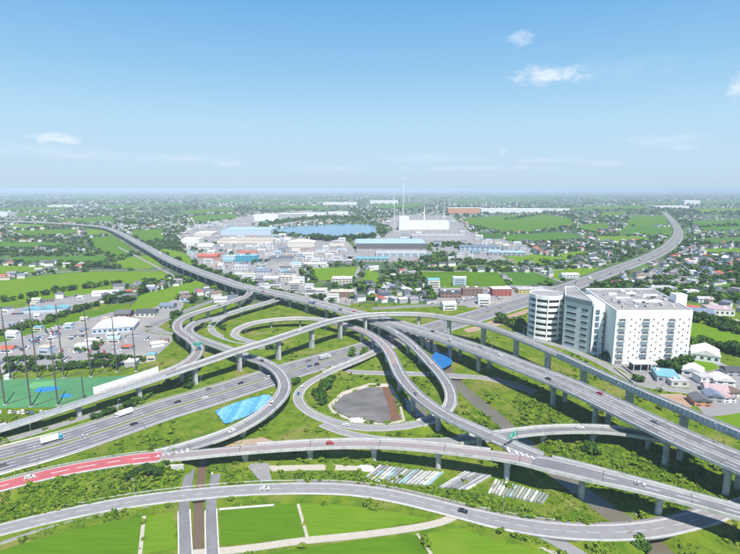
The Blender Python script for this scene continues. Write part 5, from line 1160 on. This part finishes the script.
for sdv in range(5):
    mb = crown_proto(6, 9, .26, 70 + sdv); LP.append(tri_proto(mb))
LPF = []
for sdv in range(4):
    mb = crown_proto(4, 5, .42, 90 + sdv); LPF.append(tri_proto(mb))
random.seed(33); budget = max(0, 292 - NTREE[0])
for (x, y, h) in cand:
    q = to_px(np.array([[x, y, 0.0]]))[0]
    if budget > 0 and -5 < q[0] < 745:
        tree(x, y, h, '%s tree scattered ' + area(*q), 'trees of the plain'); budget -= 1; continue
    h *= .85 * (1 + max(0, y - 2000) / 3500) if y < 9000 else 2.6; wv = h * random.uniform(.8, 1.5)
    items.append(((LP if y < 1600 else LPF)[random.randrange(4)], x, y, 0, random.uniform(0, 6.28), wv, wv, h * random.uniform(.7, 1.0) * min(1, 2600 / max(y, 1) + .35), random.choice((0, 0, 1, 1, 2, 2, 3))))
V, F, M = scatter(items); M = np.minimum(M, 3)
o = tri_object('distant_trees', V, F, M, M_leaf); tag(o, 'scattered trees and groves spreading over the hazy far plain', 'trees', kind='stuff')

# ------------------------------------------------------------------ rough vegetation near the roads
n = 60000
px_ = -20 + 780 * rng.random(n); py = 300 + 262 * rng.random(n)
P0 = np.array([list(W(a, b))[:2] for a, b in zip(px_, py)]); X, Y = P0[:, 0], P0[:, 1]; pxy = np.stack([px_, py], 1)
ok = (np.abs(X) < 465) & (Y < 635)
for p, _ in FIELD + PADDY: ok &= ~inpoly(pxy, p)
for p in PAVED + [POLY_IND, POLY_IND3, POLY_LOT3, POLY_HOUSE, POLY_BLD]: ok &= ~inpoly(pxy, p)
for p in ([(245, 464), (269, 464), (272, 484), (262, 484.5)], [(214, 412), (232, 404), (268, 395), (273, 398), (246, 419), (225, 427)], [(268, 466), (330, 465), (360, 467), (358, 471), (272, 472)], [(427, 363), (436, 353), (450, 356), (453, 366), (443, 372)]): ok &= ~inpoly(pxy, p)
for pth, sh in GRADE_H:
    d, _, hw = pdist(pth, X, Y); ok &= d > hw + (1.6 if pth is not pA else 2.6)
for pth, e in ((pRiv, 2.8), (pCan, 1.5)):
    d, _, hw = pdist(pth, X, Y); ok &= d > hw + e
dens = .5 * vnoise(X / 30, Y / 30, 31) + .5 * vnoise(X / 9, Y / 9, 32)
rough = inpoly(pxy, [(0, 475), (0, 525), (60, 512), (120, 500), (180, 490), (172, 470), (160, 462), (90, 470)]) | inpoly(pxy, [(205, 470), (245, 468), (262, 485), (220, 488)]) | inpoly(pxy, [(265, 472), (360, 472), (480, 495), (560, 522), (500, 517), (400, 492), (300, 484)]) | inpoly(pxy, [(520, 380), (660, 445), (740, 500), (740, 515), (600, 500), (510, 420)])
ok &= (rng.random(n) < np.where(rough, .95, np.clip((dens - .35) * 2.2, .05, .8)))
X, Y = X[ok], Y[ok]; rg = rough[ok]; HH = terrain(X, Y)
TP = []
for sdv in range(5):
    random.seed(200 + sdv); mb = MB(); leaf_quads(mb, (0, 0, .3), .8, 7, .42, 0, .45); TP.append(tri_proto(mb))
random.seed(5); cl = vnoise(X / 14, Y / 14, 41)
items = [(TP[random.randrange(5)], x, y, z - .05, random.uniform(0, 6.28), s, s, s * random.uniform(.5, 1.2), random.choices((0, 1, 2), (6, 4 if c > .5 else 1, 1 + (1.5 if r else 0)))[0]) for x, y, z, r, c, s in zip(X, Y, HH, rg, cl, np.where(rg, rng.uniform(.6, 1.5, len(X)), rng.uniform(.4, 1.0, len(X))))]
big = vnoise(X / 18, Y / 18, 51) * .6 + vnoise(X / 5, Y / 5, 52) * .4
for x, y, z, b_, r in zip(X, Y, HH, big, rg):
    if (b_ > .57 and random.random() < .42) or random.random() < (.05 if r else .012):
        sz = random.uniform(1.3, 3.0); items.append((LP[random.randrange(5)], x, y, z - .3, random.uniform(0, 6.28), sz, sz, sz * random.uniform(.5, .9), random.choice((1, 0, 0))))
V, F, M = scatter(items); M = np.minimum(M, 2); o = tri_object('rough_grass', V, F, M, M_tuft); tag(o, 'rough grass and weeds covering the slopes between the roads', 'grass', kind='stuff')

# ------------------------------------------------------------------ vehicles
def car_meshes(kind):
    L_, w, h = {'car': (4.5, 1.8, 1.45), 'van': (4.9, 1.9, 2.0)}[kind]
    prof = [(-L_ / 2, .35), (L_ / 2, .35), (L_ / 2, .75), (L_ / 2 - 1.1, .95), (L_ / 2 - 1.3, 1.0), (-L_ / 2 + .1, 1.0), (-L_ / 2, .85)]
    b = MB(); n = len(prof)
    b.add([(x, -w / 2, z) for x, z in prof] + [(x, w / 2, z) for x, z in prof], [tuple(range(n)), tuple(reversed(range(n, 2 * n)))] + [(i, n + i, n + (i + 1) % n, (i + 1) % n) for i in range(n)])
    g = MB(); xf = L_ / 2 - (1.25 if kind == 'car' else .8); xb = -L_ / 2 + (.45 if kind == 'car' else .12); rf0, rb0 = xf - .75, xb + .5
    pr = [(xf, 1.0), (rf0, h - .06), (rb0, h - .06), (xb, 1.0)]; n = 4; wi = w / 2 - .12
    g.add([(x, -wi if z > 1.1 else -w / 2 + .04, z) for x, z in pr] + [(x, wi if z > 1.1 else w / 2 - .04, z) for x, z in pr], [(0, 1, 2, 3), (7, 6, 5, 4), (0, 4, 5, 1), (2, 6, 7, 3), (1, 5, 6, 2), (3, 7, 4, 0)])
    r = MB(); r.box(((rf0 + rb0) / 2, 0, h - .06), (rf0 - rb0 + .1, 2 * wi + .06, .07))
    wl = MB(); wl.tube([(0, -.11, 0), (0, .11, 0)], .33, .33, 10)
    hl = MB(); hl.box((0, 0, 0), (.08, .38, .16))
    return b, g, r, wl, hl, L_, w
CARM = {}
whm = None
def car(label, kind, colour, x, y, z, rz, group=None):
    key = (kind, colour)
    if key not in CARM:
        b, g, r, wl, hl, L_, w = car_meshes(kind)
        CARM[key] = (b.mesh('body', [CARP[colour]]), g.mesh('glass', [M_glass]), r.mesh('roof', [CARP[colour]]), wl.mesh('wheel', [M_tyre], True), hl.mesh('headlight', [M_white]), L_, w)
    bm, gm, rm, wm_, hm, L_, w = CARM[key]
    o = thing(kind, label, kind, (x, y, z), rz, group)
    link('body', bm, o); link('glass', gm, o); link('roof', rm, o)
    for a in (1, -1):
        link('headlight', hm, o, (L_ / 2 + .01, a * (w / 2 - .3), .68))
        for b_ in (1, -1): link('wheel', wm_, o, (a * L_ * .3, b_ * (w / 2 - .1), .33))
    return o
TRM = {}
def truck(label, cabc, boxc, x, y, z, rz, L_=11.5):
    o = thing('truck', label, 'truck', (x, y, z), rz)
    k = MB(); k.add([(L_ / 2 - 2, -1.2, .6), (L_ / 2, -1.2, .6), (L_ / 2, -1.2, 1.6), (L_ / 2 - .25, -1.2, 3.0), (L_ / 2 - 2, -1.2, 3.0), (L_ / 2 - 2, 1.2, .6), (L_ / 2, 1.2, .6), (L_ / 2, 1.2, 1.6), (L_ / 2 - .25, 1.2, 3.0), (L_ / 2 - 2, 1.2, 3.0)],
                [(0, 1, 2, 3, 4), (9, 8, 7, 6, 5), (0, 5, 6, 1), (1, 6, 7, 2), (2, 7, 8, 3), (3, 8, 9, 4), (4, 9, 5, 0)]); k.build('cab', CARP[cabc], o, local=True)
    k = MB(); k.add([(L_ / 2 + .02, -1.05, 1.65), (L_ / 2 + .02, 1.05, 1.65), (L_ / 2 - .2, 1.05, 2.75), (L_ / 2 - .2, -1.05, 2.75)], [(0, 1, 2, 3)])
    for s in (1, -1): k.box((L_ / 2 - .9, s * 1.2, 1.7), (1.0, .06, .9))
    k.build('windscreen', M_glass, o, local=True)
    k = MB(); k.box((-1.15, 0, 1.05), (L_ - 2.4, 2.5, 2.75)); k.build('cargo_box', CARP[boxc], o, local=True)
    k = MB(); k.box((-.4, 0, .55), (L_ - .8, 1.5, .5)); k.build('chassis', M_dsteel, o, local=True)
    wl = MB(); wl.tube([(0, -.2, 0), (0, .2, 0)], .5, .5, 10); wm_ = wl.mesh('wheel', [M_tyre], True)
    for xx in (L_ / 2 - 1.2, -L_ / 2 + 1.5, -L_ / 2 + 2.8):
        for s in (1, -1): link('wheel', wm_, o, (xx, s * 1.0, .5))
    return o
def on_road(path, px, py, rev=False):
    z = path.P[np.argmin(((path.px - (px, py)) ** 2).sum(1)), 2]; p = W(px, py, z); i = path.near(p.x, p.y)
    return p.x, p.y, path.P[i, 2] + .03, math.atan2(path.T[i, 1], path.T[i, 0]) + (math.pi if rev else 0)
def tracks_ok(): pass
for args in [(pA, 52, 441.5, 0, 'truck', 'cyan', 'white', 'long grey white box truck with blue cab on the expressway at lower left'), (pA, 124, 415.5, 1, 'truck', 'white', 'white', 'white box truck on the far carriageway left of the dark cars'), (pA, 325, 358.8, 0, 'truck', 'white', 'silver', 'silver truck in the middle of the expressway near the slip bridge'), (pS, 230.5, 295.5, 0, 'truck', 'white', 'white', 'white truck on the frontage road under the curved ramp'), (pS, 219, 299, 0, 'truck', 'white', 'silver', 'silver truck on the frontage road behind the white truck'), (pB, 262, 288, 1, 'truck', 'white', 'white', 'white lorry high on the long viaduct near the ramp fork'), (pB, 312, 303.5, 0, 'truck', 'blue', 'silver', 'blue cab lorry on the long viaduct before the flyover'), (pB, 160, 254, 1, 'truck', 'white', 'white', 'small far white lorry on the long viaduct bend'), (pD, 199, 348, 0, 'truck', 'cyan', 'grey', 'dark grey truck on the curved ramp below the sign gantry'), (pA, 590, 279, 0, 'truck', 'white', 'white', 'white lorry on the expressway behind the logistics building'), (pA, 640, 260.5, 1, 'truck', 'grey', 'silver', 'silver lorry far up the expressway at the right')]:
    pth, a, b, rev, _, c1, c2, lab = args; x, y, z, rz = on_road(pth, a, b, rev); truck(lab, c1, c2, x, y, z, rz, 11.5 if 'lorry' not in lab else 10)
CARS = [(pA, 134, 424.5, 0, 'car', 'black', 'black car on the near carriageway behind the white box truck'), (pA, 177.6, 402.5, 1, 'car', 'black', 'black car on the far carriageway below the wide pier'), (pA, 240.6, 383.6, 1, 'car', 'black', 'black car on the expressway beyond the blue tarpaulin'), (pA, 308.5, 361, 1, 'car', 'grey', 'grey car leading the group on the expressway'), (pA, 309.7, 366.5, 0, 'car', 'blue', 'blue car on the near carriageway beside the loop road'), (pA, 317, 365, 0, 'van', 'black', 'black van right of the blue car on the expressway'), (pA, 355, 349.5, 1, 'car', 'silver', 'silver car on the expressway before the crossing ramp'), (pA, 84, 437, 0, 'car', 'silver', 'silver car in the slow lane right of the blue cab truck'),
        (pA, 205, 398.5, 0, 'car', 'white', 'white car on the expressway above the tarpaulin'), (pA, 268, 378.5, 1, 'van', 'white', 'white van on the expressway under the swooping ramp'), (pA, 470, 317, 0, 'car', 'white', 'white car at the toll plaza behind the flyover'), (pA, 488, 312, 1, 'car', 'red', 'red car at the toll plaza behind the flyover'), (pA, 500, 308, 0, 'car', 'grey', 'grey car leaving the toll plaza behind the flyover'), (pA, 575, 284, 1, 'van', 'blue', 'blue van on the expressway beside the white longhouse'), (pA, 613, 270.5, 0, 'car', 'white', 'white car up the expressway past the longhouse'), (pA, 659, 251, 1, 'car', 'black', 'black car high up the expressway at the right'),
        (pE, 272, 404.8, 0, 'van', 'white', 'white van on the swooping ramp beside the tarpaulin'), (pE, 262, 361.2, 0, 'car', 'black', 'black car on the swooping ramp after the flyover'), (pE, 232, 432, 0, 'car', 'white', 'white car on the swooping ramp near the red road'), (pD, 191, 338.6, 0, 'car', 'silver', 'silver car on the bend of the curved ramp'), (pD, 219, 306, 0, 'car', 'black', 'black car at the top of the curved ramp'), (pC, 300, 331, 0, 'car', 'white', 'white car on top of the flyover above the tall pier'), (pC, 562, 357, 0, 'car', 'black', 'black car on the flyover in front of the round tower'), (pG, 383, 344.5, 0, 'car', 'silver', 'silver car on the crossing ramp above the expressway'), (pG, 416, 394.5, 0, 'car', 'grey', 'grey car on the crossing ramp beside the pond'), (pI, 416.5, 349, 0, 'van', 'white', 'white van on the descending ramp beside the river'), (pI, 430, 363.5, 0, 'car', 'silver', 'silver car on the descending ramp halfway down'), (pI, 396, 333, 0, 'car', 'white', 'white car at the top of the descending ramp'),
        (pJ, 298.5, 394, 0, 'car', 'blue', 'blue car on the left bend of the loop road'), (pJ, 302, 388.5, 0, 'van', 'white', 'white van on the loop road ahead of the blue car'), (pJ, 346, 425.8, 0, 'car', 'white', 'white car at the bottom of the loop road'), (pR, 330, 444, 0, 'car', 'red', 'red car on the low ramp above the gravel strip'), (pR, 640, 485, 0, 'car', 'silver', 'silver car on the low ramp at the right'), (pR, 30, 478, 0, 'car', 'white', 'white car on the red road near the left edge'), (pB, 500, 356, 0, 'car', 'white', 'white car on the long viaduct left of centre right pier'), (pB, 548, 379.5, 1, 'car', 'black', 'black car on the near lanes of the long viaduct'), (pB, 450, 341.5, 1, 'van', 'white', 'white van on the long viaduct behind the river'), (pB, 655, 423, 0, 'car', 'grey', 'grey car on the long viaduct near the right edge'), (pB, 210, 276.5, 1, 'car', 'white', 'white car on the long viaduct above the left ramp'), (pB, 340, 310, 1, 'car', 'black', 'black car on the long viaduct just before the flyover'), (pB, 190, 268, 0, 'van', 'silver', 'silver van on the long viaduct beside the red roofs'),
        (pL, 265, 489.5, 0, 'car', 'white', 'white car on the local road near the service yard'), (pL, 463, 512, 0, 'car', 'black', 'black car on the local road near the farm track'), (pN, 660, 388.4, 0, 'car', 'silver', 'silver car on the frontage road by the bare earth'), (pM, 410, 373.5, 0, 'car', 'white', 'white car on the local road beneath the ramps'), (pK, 580, 428.5, 0, 'car', 'white', 'white car on the low link ramp')]
for pth, a, b, rev, kd, c, lab in CARS:
    x, y, z, rz = on_road(pth, a, b, rev); car(lab, kd, c, x, y, z, rz)
random.seed(77)
used_ = [o.location.copy() for o in COL.objects if o.parent is None and o.get('category') in ('car', 'van', 'truck')]
def traffic(path, ua, ub, offs, gap, label, group):
    i0, i1 = path.idx(ua, ub); s = path.s[i0] + gap * random.random()
    while s < path.s[i1]:
        i = int(np.searchsorted(path.s, s)); off = random.choice(offs); x, y, z = path.at(i, off, .03); s += gap * random.uniform(.5, 1.6)
        if any((x - q.x) ** 2 + (y - q.y) ** 2 < 260 for q in used_): continue
        used_.append(Vector((x, y, z))); c = random.choice(('white', 'silver', 'black', 'grey', 'white', 'blue', 'red', 'black')); rz = math.atan2(path.T[i, 1], path.T[i, 0]) + (math.pi if off > 0 else 0)
        kd = random.choice(('car', 'car', 'car', 'van')); car(label % (c, kd), kd, c, x, y, z, rz, group)
traffic(pA, 0, 14, (4.3, 8.3, 12.3), 75, '%s %s on the far carriageway of the wide expressway', 'traffic on the far carriageway')
traffic(pA, 0, 14, (-4.3, -8.3, -12.3), 75, '%s %s on the near carriageway of the wide expressway', 'traffic on the near carriageway')
traffic(pA, 15, 23, (4.3, 8.3, -4.3, -8.3), 70, '%s %s on the expressway beyond the flyover', 'traffic beyond the flyover')
traffic(pB, 8, 33, (3.4, 6.9, -3.4, -6.9), 62, '%s %s on the long dual carriageway viaduct', 'traffic on the long viaduct')
# parked cars
cols = ['white', 'silver', 'black', 'blue', 'red', 'grey', 'white', 'silver']
PKM = {}
def parked(x, y, rz, label, group, z=.12):
    c = random.choice(cols); kd = random.choice(('car', 'car', 'van')); key = (kd, c)
    if key not in PKM:
        b, g, r, wl, hl, L_, w = car_meshes(kd); mb = MB(); mb.add(b.v, b.f, 0); mb.add(g.v, g.f, 1); mb.add(r.v, r.f, 0)
        for a in (1, -1):
            for q in (1, -1): mb.tube([(a * L_ * .3, q * (w / 2 - .2), .33), (a * L_ * .3, q * (w / 2), .33)], .33, .33, 8, 2)
        PKM[key] = mb.mesh('parked_car', [CARP[c], M_glass, M_tyre])
    o = link('parked_car', PKM[key], None, (x, y, z)); o.rotation_euler = (0, 0, rz); tag(o, label % c, 'car', group); return o
NPK = [0]
def car_rows(p0, p1, p2, nrow, ncol, label, group, fill=.85):
    A, B, C_ = W(*p0), W(*p1), W(*p2); rz = math.atan2((C_ - A).y, (C_ - A).x)
    for i in range(nrow):
        for j in range(ncol):
            if random.random() > fill or NPK[0] > 232: continue
            P = A + (B - A) * ((j + .5) / ncol) + (C_ - A) * ((i + .5) / nrow)
            if any((P.x - u) ** 2 + (P.y - v) ** 2 < 90 for u, v in WS): continue
            NPK[0] += 1
            parked(P.x + random.uniform(-.3, .3), P.y + random.uniform(-.3, .3), rz + random.choice((0, math.pi)), label, group)
car_rows((40, 356), (92, 353), (38, 352), 2, 16, '%s car in the middle of the left parking lot', 'cars in the middle of the left lot', .7)
car_rows((100, 347), (128, 344), (98, 342), 2, 9, '%s car just below the arch roofed hall', 'cars below the hall', .8)
car_rows((30, 345), (62, 335), (28, 340), 2, 16, '%s car in the packed yard left of the arch roofed hall', 'cars packed in the yard')
car_rows((48, 336), (70, 328), (44, 331), 3, 11, '%s car in the rows behind the arch roofed hall', 'cars behind the hall')
car_rows((2, 354), (32, 350), (0, 350), 2, 10, '%s car in the lower left parking lot', 'cars in the lower left lot')
car_rows((100, 358), (140, 350), (96, 352), 2, 14, '%s car in front of the arch roofed hall', 'cars before the hall', .6)
car_rows((0, 403), (52, 402), (0, 409), 1, 12, '%s car parked along the near side of the driving range', 'cars beside the driving range', .8) if False else None
car_rows((-2, 411), (48, 412.5), (-2, 414.5), 1, 11, '%s car parked along the near side of the driving range', 'cars beside the driving range', .9)
car_rows((4, 332), (48, 318), (0, 327), 3, 14, '%s car in the upper left parking lot', 'cars in the upper left lot', .7)
car_rows((646, 279), (690, 277), (644, 271), 3, 18, '%s car in the depot lot behind the white building', 'cars in the depot lot', .8)
car_rows((440, 308), (480, 300), (438, 303), 2, 12, '%s car at the shops by the expressway', 'cars at the shops', .7)

# the rest of the parked cars, too small to pick apart
CPR = []
for _ in range(1):
    mb = MB(); mb.box((0, 0, .3), (4.4, 1.8, .7)); mb.box((-.2, 0, 1.0), (2.4, 1.6, .5), 0, 1, .8); CPR.append(tri_proto(mb))
cm_ = [CARP[q] for q in ('white', 'silver', 'black', 'blue', 'red', 'grey')] + [M_glass]; items = []
for poly, nn in ((POLY_IND, 900), (POLY_IND2, 420), (POLY_IND3, 130), (POLY_LOT, 130), (POLY_LOT2, 220), ([(640, 284), (642, 268), (690, 268), (694, 284)], 160)):
    for a, b in fill_poly(poly, nn // 5):
        P = W(a, b); rz = random.choice((.1, 1.67, .4)); c = random.choice((0, 0, 1, 2, 5))
        for q in range(random.randrange(3, 8)):
            x, y = P.x + q * 2.6 * math.cos(rz + 1.57), P.y + q * 2.6 * math.sin(rz + 1.57); c = random.choice((0, 0, 1, 1, 2, 3, 4, 5))
            if any((x - u) ** 2 + (y - v) ** 2 < 200 for u, v in WS): continue
            items.append((CPR[0], x, y, .15, rz, 1, 1, 1, (lambda M_, c_=c: np.where(M_ == 1, 6, c_))))
V, F, M = scatter(items); tag(tri_object('parked_cars', V, F, M, cm_), 'many tiny cars parked in the yards of the industrial estate and lots', 'cars', kind='stuff')

# ------------------------------------------------------------------ stacked material rows under the low ramp
def stack_rows(P, n, label, group):
    A, B, C_, D_ = [W(*q) for q in P]
    cols_ = [M_steel, M_bgrey, M_conc, M_conc, M_para, M_steel, mat('stack_dark', (.2, .21, .22), (.26, .27, .28), .5, .6), mat('stack_teal', (.25, .38, .40), (.3, .42, .44), .5, .6)]
    for i in range(n):
        f0, f1 = i / n, (i + .6) / n
        a, b, c, d = A.lerp(B, f0), A.lerp(B, f1), D_.lerp(C_, f1), D_.lerp(C_, f0)
        lo = random.uniform(0, .04); hi = 1 - random.uniform(0, .05); h = random.uniform(.7, 1.1)
        a, d = a.lerp(d, lo), a.lerp(d, hi); b, c = b.lerp(c, lo), b.lerp(c, hi)
        ce = (a + b + c + d) / 4; g = hgt(ce.x, ce.y)
        word = random.choice(('first', 'second')); t = thing('material_stack', label, 'stack', (ce.x, ce.y, g), 0, group); m = random.choice(cols_)
        nb = 3
        for q in range(nb):
            e0, e1 = q / nb, (q + .96) / nb; k = MB(); k.prism([a.lerp(d, e0).to_2d(), b.lerp(c, e0).to_2d(), b.lerp(c, e1).to_2d(), a.lerp(d, e1).to_2d()], g - .4, g + h * random.uniform(.75, 1.1)); k.build('bundle', m if random.random() < .85 else random.choice(cols_), t)
stack_rows([(362, 480.5), (430, 487), (446, 473.5), (380, 465.5)], 17, 'long grey or white bundle in the left block of stacked material', 'left block of stacked material')
stack_rows([(438, 489), (468, 492), (494, 476.5), (466, 472.5)], 9, 'long grey or white bundle in the middle block of stacked material', 'middle block of stacked material')
stack_rows([(488, 494), (544, 505), (551, 496), (496, 480)], 16, 'grey or white bundle in the right block of stacked material', 'right block of stacked material')
# white heaps
for (px, py, lab) in ((365, 468, 'white covered heap at the end of the gravel strip'), (358, 420.5, 'white wrapped bundle at the near edge of the pond')):
    p = W(px, py); k = MB(); nn = 9; g = hgt(p.x, p.y) if py > 440 else .3
    for i in range(nn):
        for j in range(nn):
            u, v = i / (nn - 1) * 2 - 1, j / (nn - 1) * 2 - 1; r2 = math.hypot(u, v); k.v.append((p.x + u * 5, p.y + v * 3.4, g - .1 + max(0, (1 - r2)) ** .6 * 1.7 * (.6 + .8 * float(vnoise(u * 3 + 5, v * 3 + px, 3)))))
    for i in range(nn - 1):
        for j in range(nn - 1): a = i * nn + j; k.f.append((a, a + nn, a + nn + 1, a + 1)); k.m.append(0)
    tag(k.build('covered_heap', M_white, smooth=False), lab, 'heap')

# ------------------------------------------------------------------ street lamps, signs
def lamp_protos():
    p = MB(); p.tube([(0, 0, -.3), (0, 0, 6), (0, 0, 10)], .14, .08, 6); a = MB(); a.tube([(0, 0, 10), (.5, 0, 10.4), (2.2, 0, 10.6)], .07, .05, 5); h = MB(); h.box((2.5, 0, 10.52), (.9, .32, .16)); b = MB(); b.box((0, 0, -.2), (.6, .6, .5))
    return p.mesh('pole', [M_steel]), a.mesh('arm', [M_steel]), h.mesh('lamp_head', [M_white]), b.mesh('base', [M_conc])
LM = lamp_protos()
def lamp(x, y, z, rz, label, group):
    o = thing('street_lamp', label, 'street lamp', (x, y, z), rz, group)
    for nm, m in zip(('pole', 'arm', 'lamp_head', 'base'), LM): link(nm, m, o)
for path, ua, ub, sp, sgn, label, grp in ((pA, 2, 13, 55, 1, 'grey street lamp on the far verge of the expressway', 'lamps on the far verge'), (pA, 2, 13, 55, -1, 'grey street lamp on the near verge of the expressway', 'lamps on the near verge'), (pL, 2, 20, 60, 1, 'grey street lamp beside the local road in the foreground', 'lamps on the local road'), (pB, 9, 33, 60, 1, 'grey street lamp on the far parapet of the long viaduct', 'lamps on the long viaduct'), (pG, 9, 28, 60, -1, 'grey street lamp on the crossing ramp parapet', 'lamps on the crossing ramp'), (pE, 12, 27, 55, 1, 'grey street lamp on the swooping ramp parapet', 'lamps on the swooping ramp'), (pN, 0, 10, 45, -1, 'grey street lamp along the frontage road at the white building', 'lamps on the frontage road'), (pA, 15, 22, 80, -1, 'grey street lamp beside the toll plaza and upper expressway', 'lamps at the upper expressway')):
    s = sp * .4; i0, i1 = path.idx(ua, ub)
    while s < path.s[i1]:
        i = int(np.searchsorted(path.s, s))
        if i >= i0:
            isv = path in (pB, pG, pE); off = sgn * (path.hw[i] + (.0 if isv else .9)); x, y, z = path.at(i, off); z = z + .95 if isv else hgt(x, y)
            lamp(x, y, z, math.atan2(-sgn * path.N[i, 1], -sgn * path.N[i, 0]), label, grp)
        s += sp
M_sign = mat('sign_green', (.03, .34, .26), (.035, .37, .29), .5, .5)
def gantry(label, path, px, py, rev):
    i = int(np.argmin(((path.px - (px, py)) ** 2).sum(1))); x, y, z = path.at(i); hw = path.hw[i] + .6; ang = math.atan2(path.N[i, 1], path.N[i, 0])
    t = thing('sign_gantry', label, 'sign', (x, y, z), ang)
    for s in (1, -1):
        k = MB(); k.box((s * hw, 0, -.3), (.35, .35, 7.4)); k.build('post', M_steel, t, local=True)
    k = MB(); k.box((0, 0, 6.6), (2 * hw, .3, .4)); k.build('beam', M_steel, t, local=True)
    for s, w in ((-.35, 4.4), (.45, 3.2)):
        k = MB(); k.box((s * hw, -.26 * rev, 5.0), (w, .14, 2.9)); pl = k.build('sign_plate', M_sign, t, local=True)
        k = MB(); k.box((s * hw, -.34 * rev, 7.0), (w * .7, .05, .28)); k.box((s * hw, -.34 * rev, 6.3), (w * .5, .05, .28)); k.box((s * hw, -.34 * rev, 5.3), (.25, .05, .7)); k.build('sign_legend', M_white, pl, local=True)
gantry('green sign gantry across the curved ramp just before the flyover', pD, 198.5, 351.5, -1)
gantry('green direction sign gantry where the crossing ramp meets the low ramp', pG, 512, 446, 1)

# ------------------------------------------------------------------ roadside fences
def fence(name, label, path, sgn, ua, ub, off, h, m):
    i0, i1 = path.idx(ua, ub); P = [path.at(i, sgn * (path.hw[i] + off)) for i in range(i0, i1 + 1)]
    if len(P) < 2: return
    root = thing(name, label, 'fence', (P[len(P) // 2][0], P[len(P) // 2][1], P[0][2] - .3))
    k = MB()
    for zz in (h * .55, h): 
        for a, b in zip(P[:-1], P[1:]): k.tube([(a[0], a[1], a[2] - .2 + zz), (b[0], b[1], b[2] - .2 + zz)], .07, .07, 4)
    k.build('rail', m, root); pm = MB(); pm.box((0, 0, -.3), (.14, .14, h + .3)); me = pm.mesh('post', [m])
    for q, a in enumerate(P[:290]): link('post', me, root, (a[0] - root.location.x, a[1] - root.location.y, a[2] - .2 - root.location.z))
fence('guard_fence', 'white guard fence along the far side of the local road', pL, 1, 3, 16, 1.9, .9, M_white)
fence('guard_fence', 'pale guard fence along the near side of the local road', pL, -1, 8, 15, .8, .8, M_white)
fence('guard_fence', 'steel guard fence along the near verge of the expressway', pA, -1, 1, 11, .4, .9, M_steel)
fence('guard_fence', 'steel guard fence along the far verge of the expressway', pA, 1, 1, 11, .4, .9, M_steel)
fence('guard_fence', 'white guard fence on the outside of the loop road', pJ, 1, 1, 15, .4, .8, M_white) if False else fence('guard_fence', 'white guard fence on the outside of the loop road', pJ, -1, 1, 15, .4, .8, M_white)
fence('guard_fence', 'white guard fence on the near side of the red road', pRg, -1, 1, 6, .3, .9, M_white)
fence('guard_fence', 'white guard fence on the far side of the red road', pRg, 1, 1, 5.4, .3, .9, M_white)

# ------------------------------------------------------------------ where several share a look, the label says which one by its place
ORD = ['first', 'second', 'third', 'fourth', 'fifth', 'sixth', 'seventh', 'eighth', 'ninth', 'tenth', 'eleventh', 'twelfth', 'thirteenth', 'fourteenth', 'fifteenth', 'sixteenth', 'seventeenth', 'eighteenth', 'nineteenth', 'twentieth']
by = {}
for o in COL.objects:
    if o.parent is None and o.get('group') and o.get('label'): by.setdefault(o['label'], []).append(o)
for lab, L_ in by.items():
    V_ = []
    for o in L_:
        q = to_px(np.array([list(o.location)]))[0]
        if -2 < q[0] < 742 and q[1] < 556: V_.append((q[0], o))
        else: o['label'] = ' '.join(lab.split()[:13]) + ', outside the picture'
    if 2 <= len(V_) <= 20:
        V_.sort(key=lambda t_: t_[0])
        for i_, (_, o) in enumerate(V_):
            if len(lab.split()) <= 11: o['label'] = lab + ', %s from the left' % ORD[i_]
            elif len(lab.split()) <= 15: o['label'] = '%s %s' % (ORD[i_], lab)
            if len(o['label'].split()) > 16: o['label'] = lab

# ------------------------------------------------------------------ haze
hz = MB(); hz.box((0, 0, -4), (2 * BIG + 4000, 2 * BIG + 4000, 4 + 158)); ho = hz.build('haze', [])
hm = bpy.data.materials.new('haze_air'); hm.use_nodes = True; hn = hm.node_tree
for q in list(hn.nodes): hn.nodes.remove(q)
ou = hn.nodes.new('ShaderNodeOutputMaterial'); pv = hn.nodes.new('ShaderNodeVolumePrincipled')
pv.inputs['Color'].default_value = (.69, .86, 1.0, 1); pv.inputs['Density'].default_value = 0.00009; pv.inputs['Anisotropy'].default_value = -0.3
hn.links.new(pv.outputs[0], ou.inputs['Volume']); ho.data.materials.append(hm); tag(ho, kind='stuff')
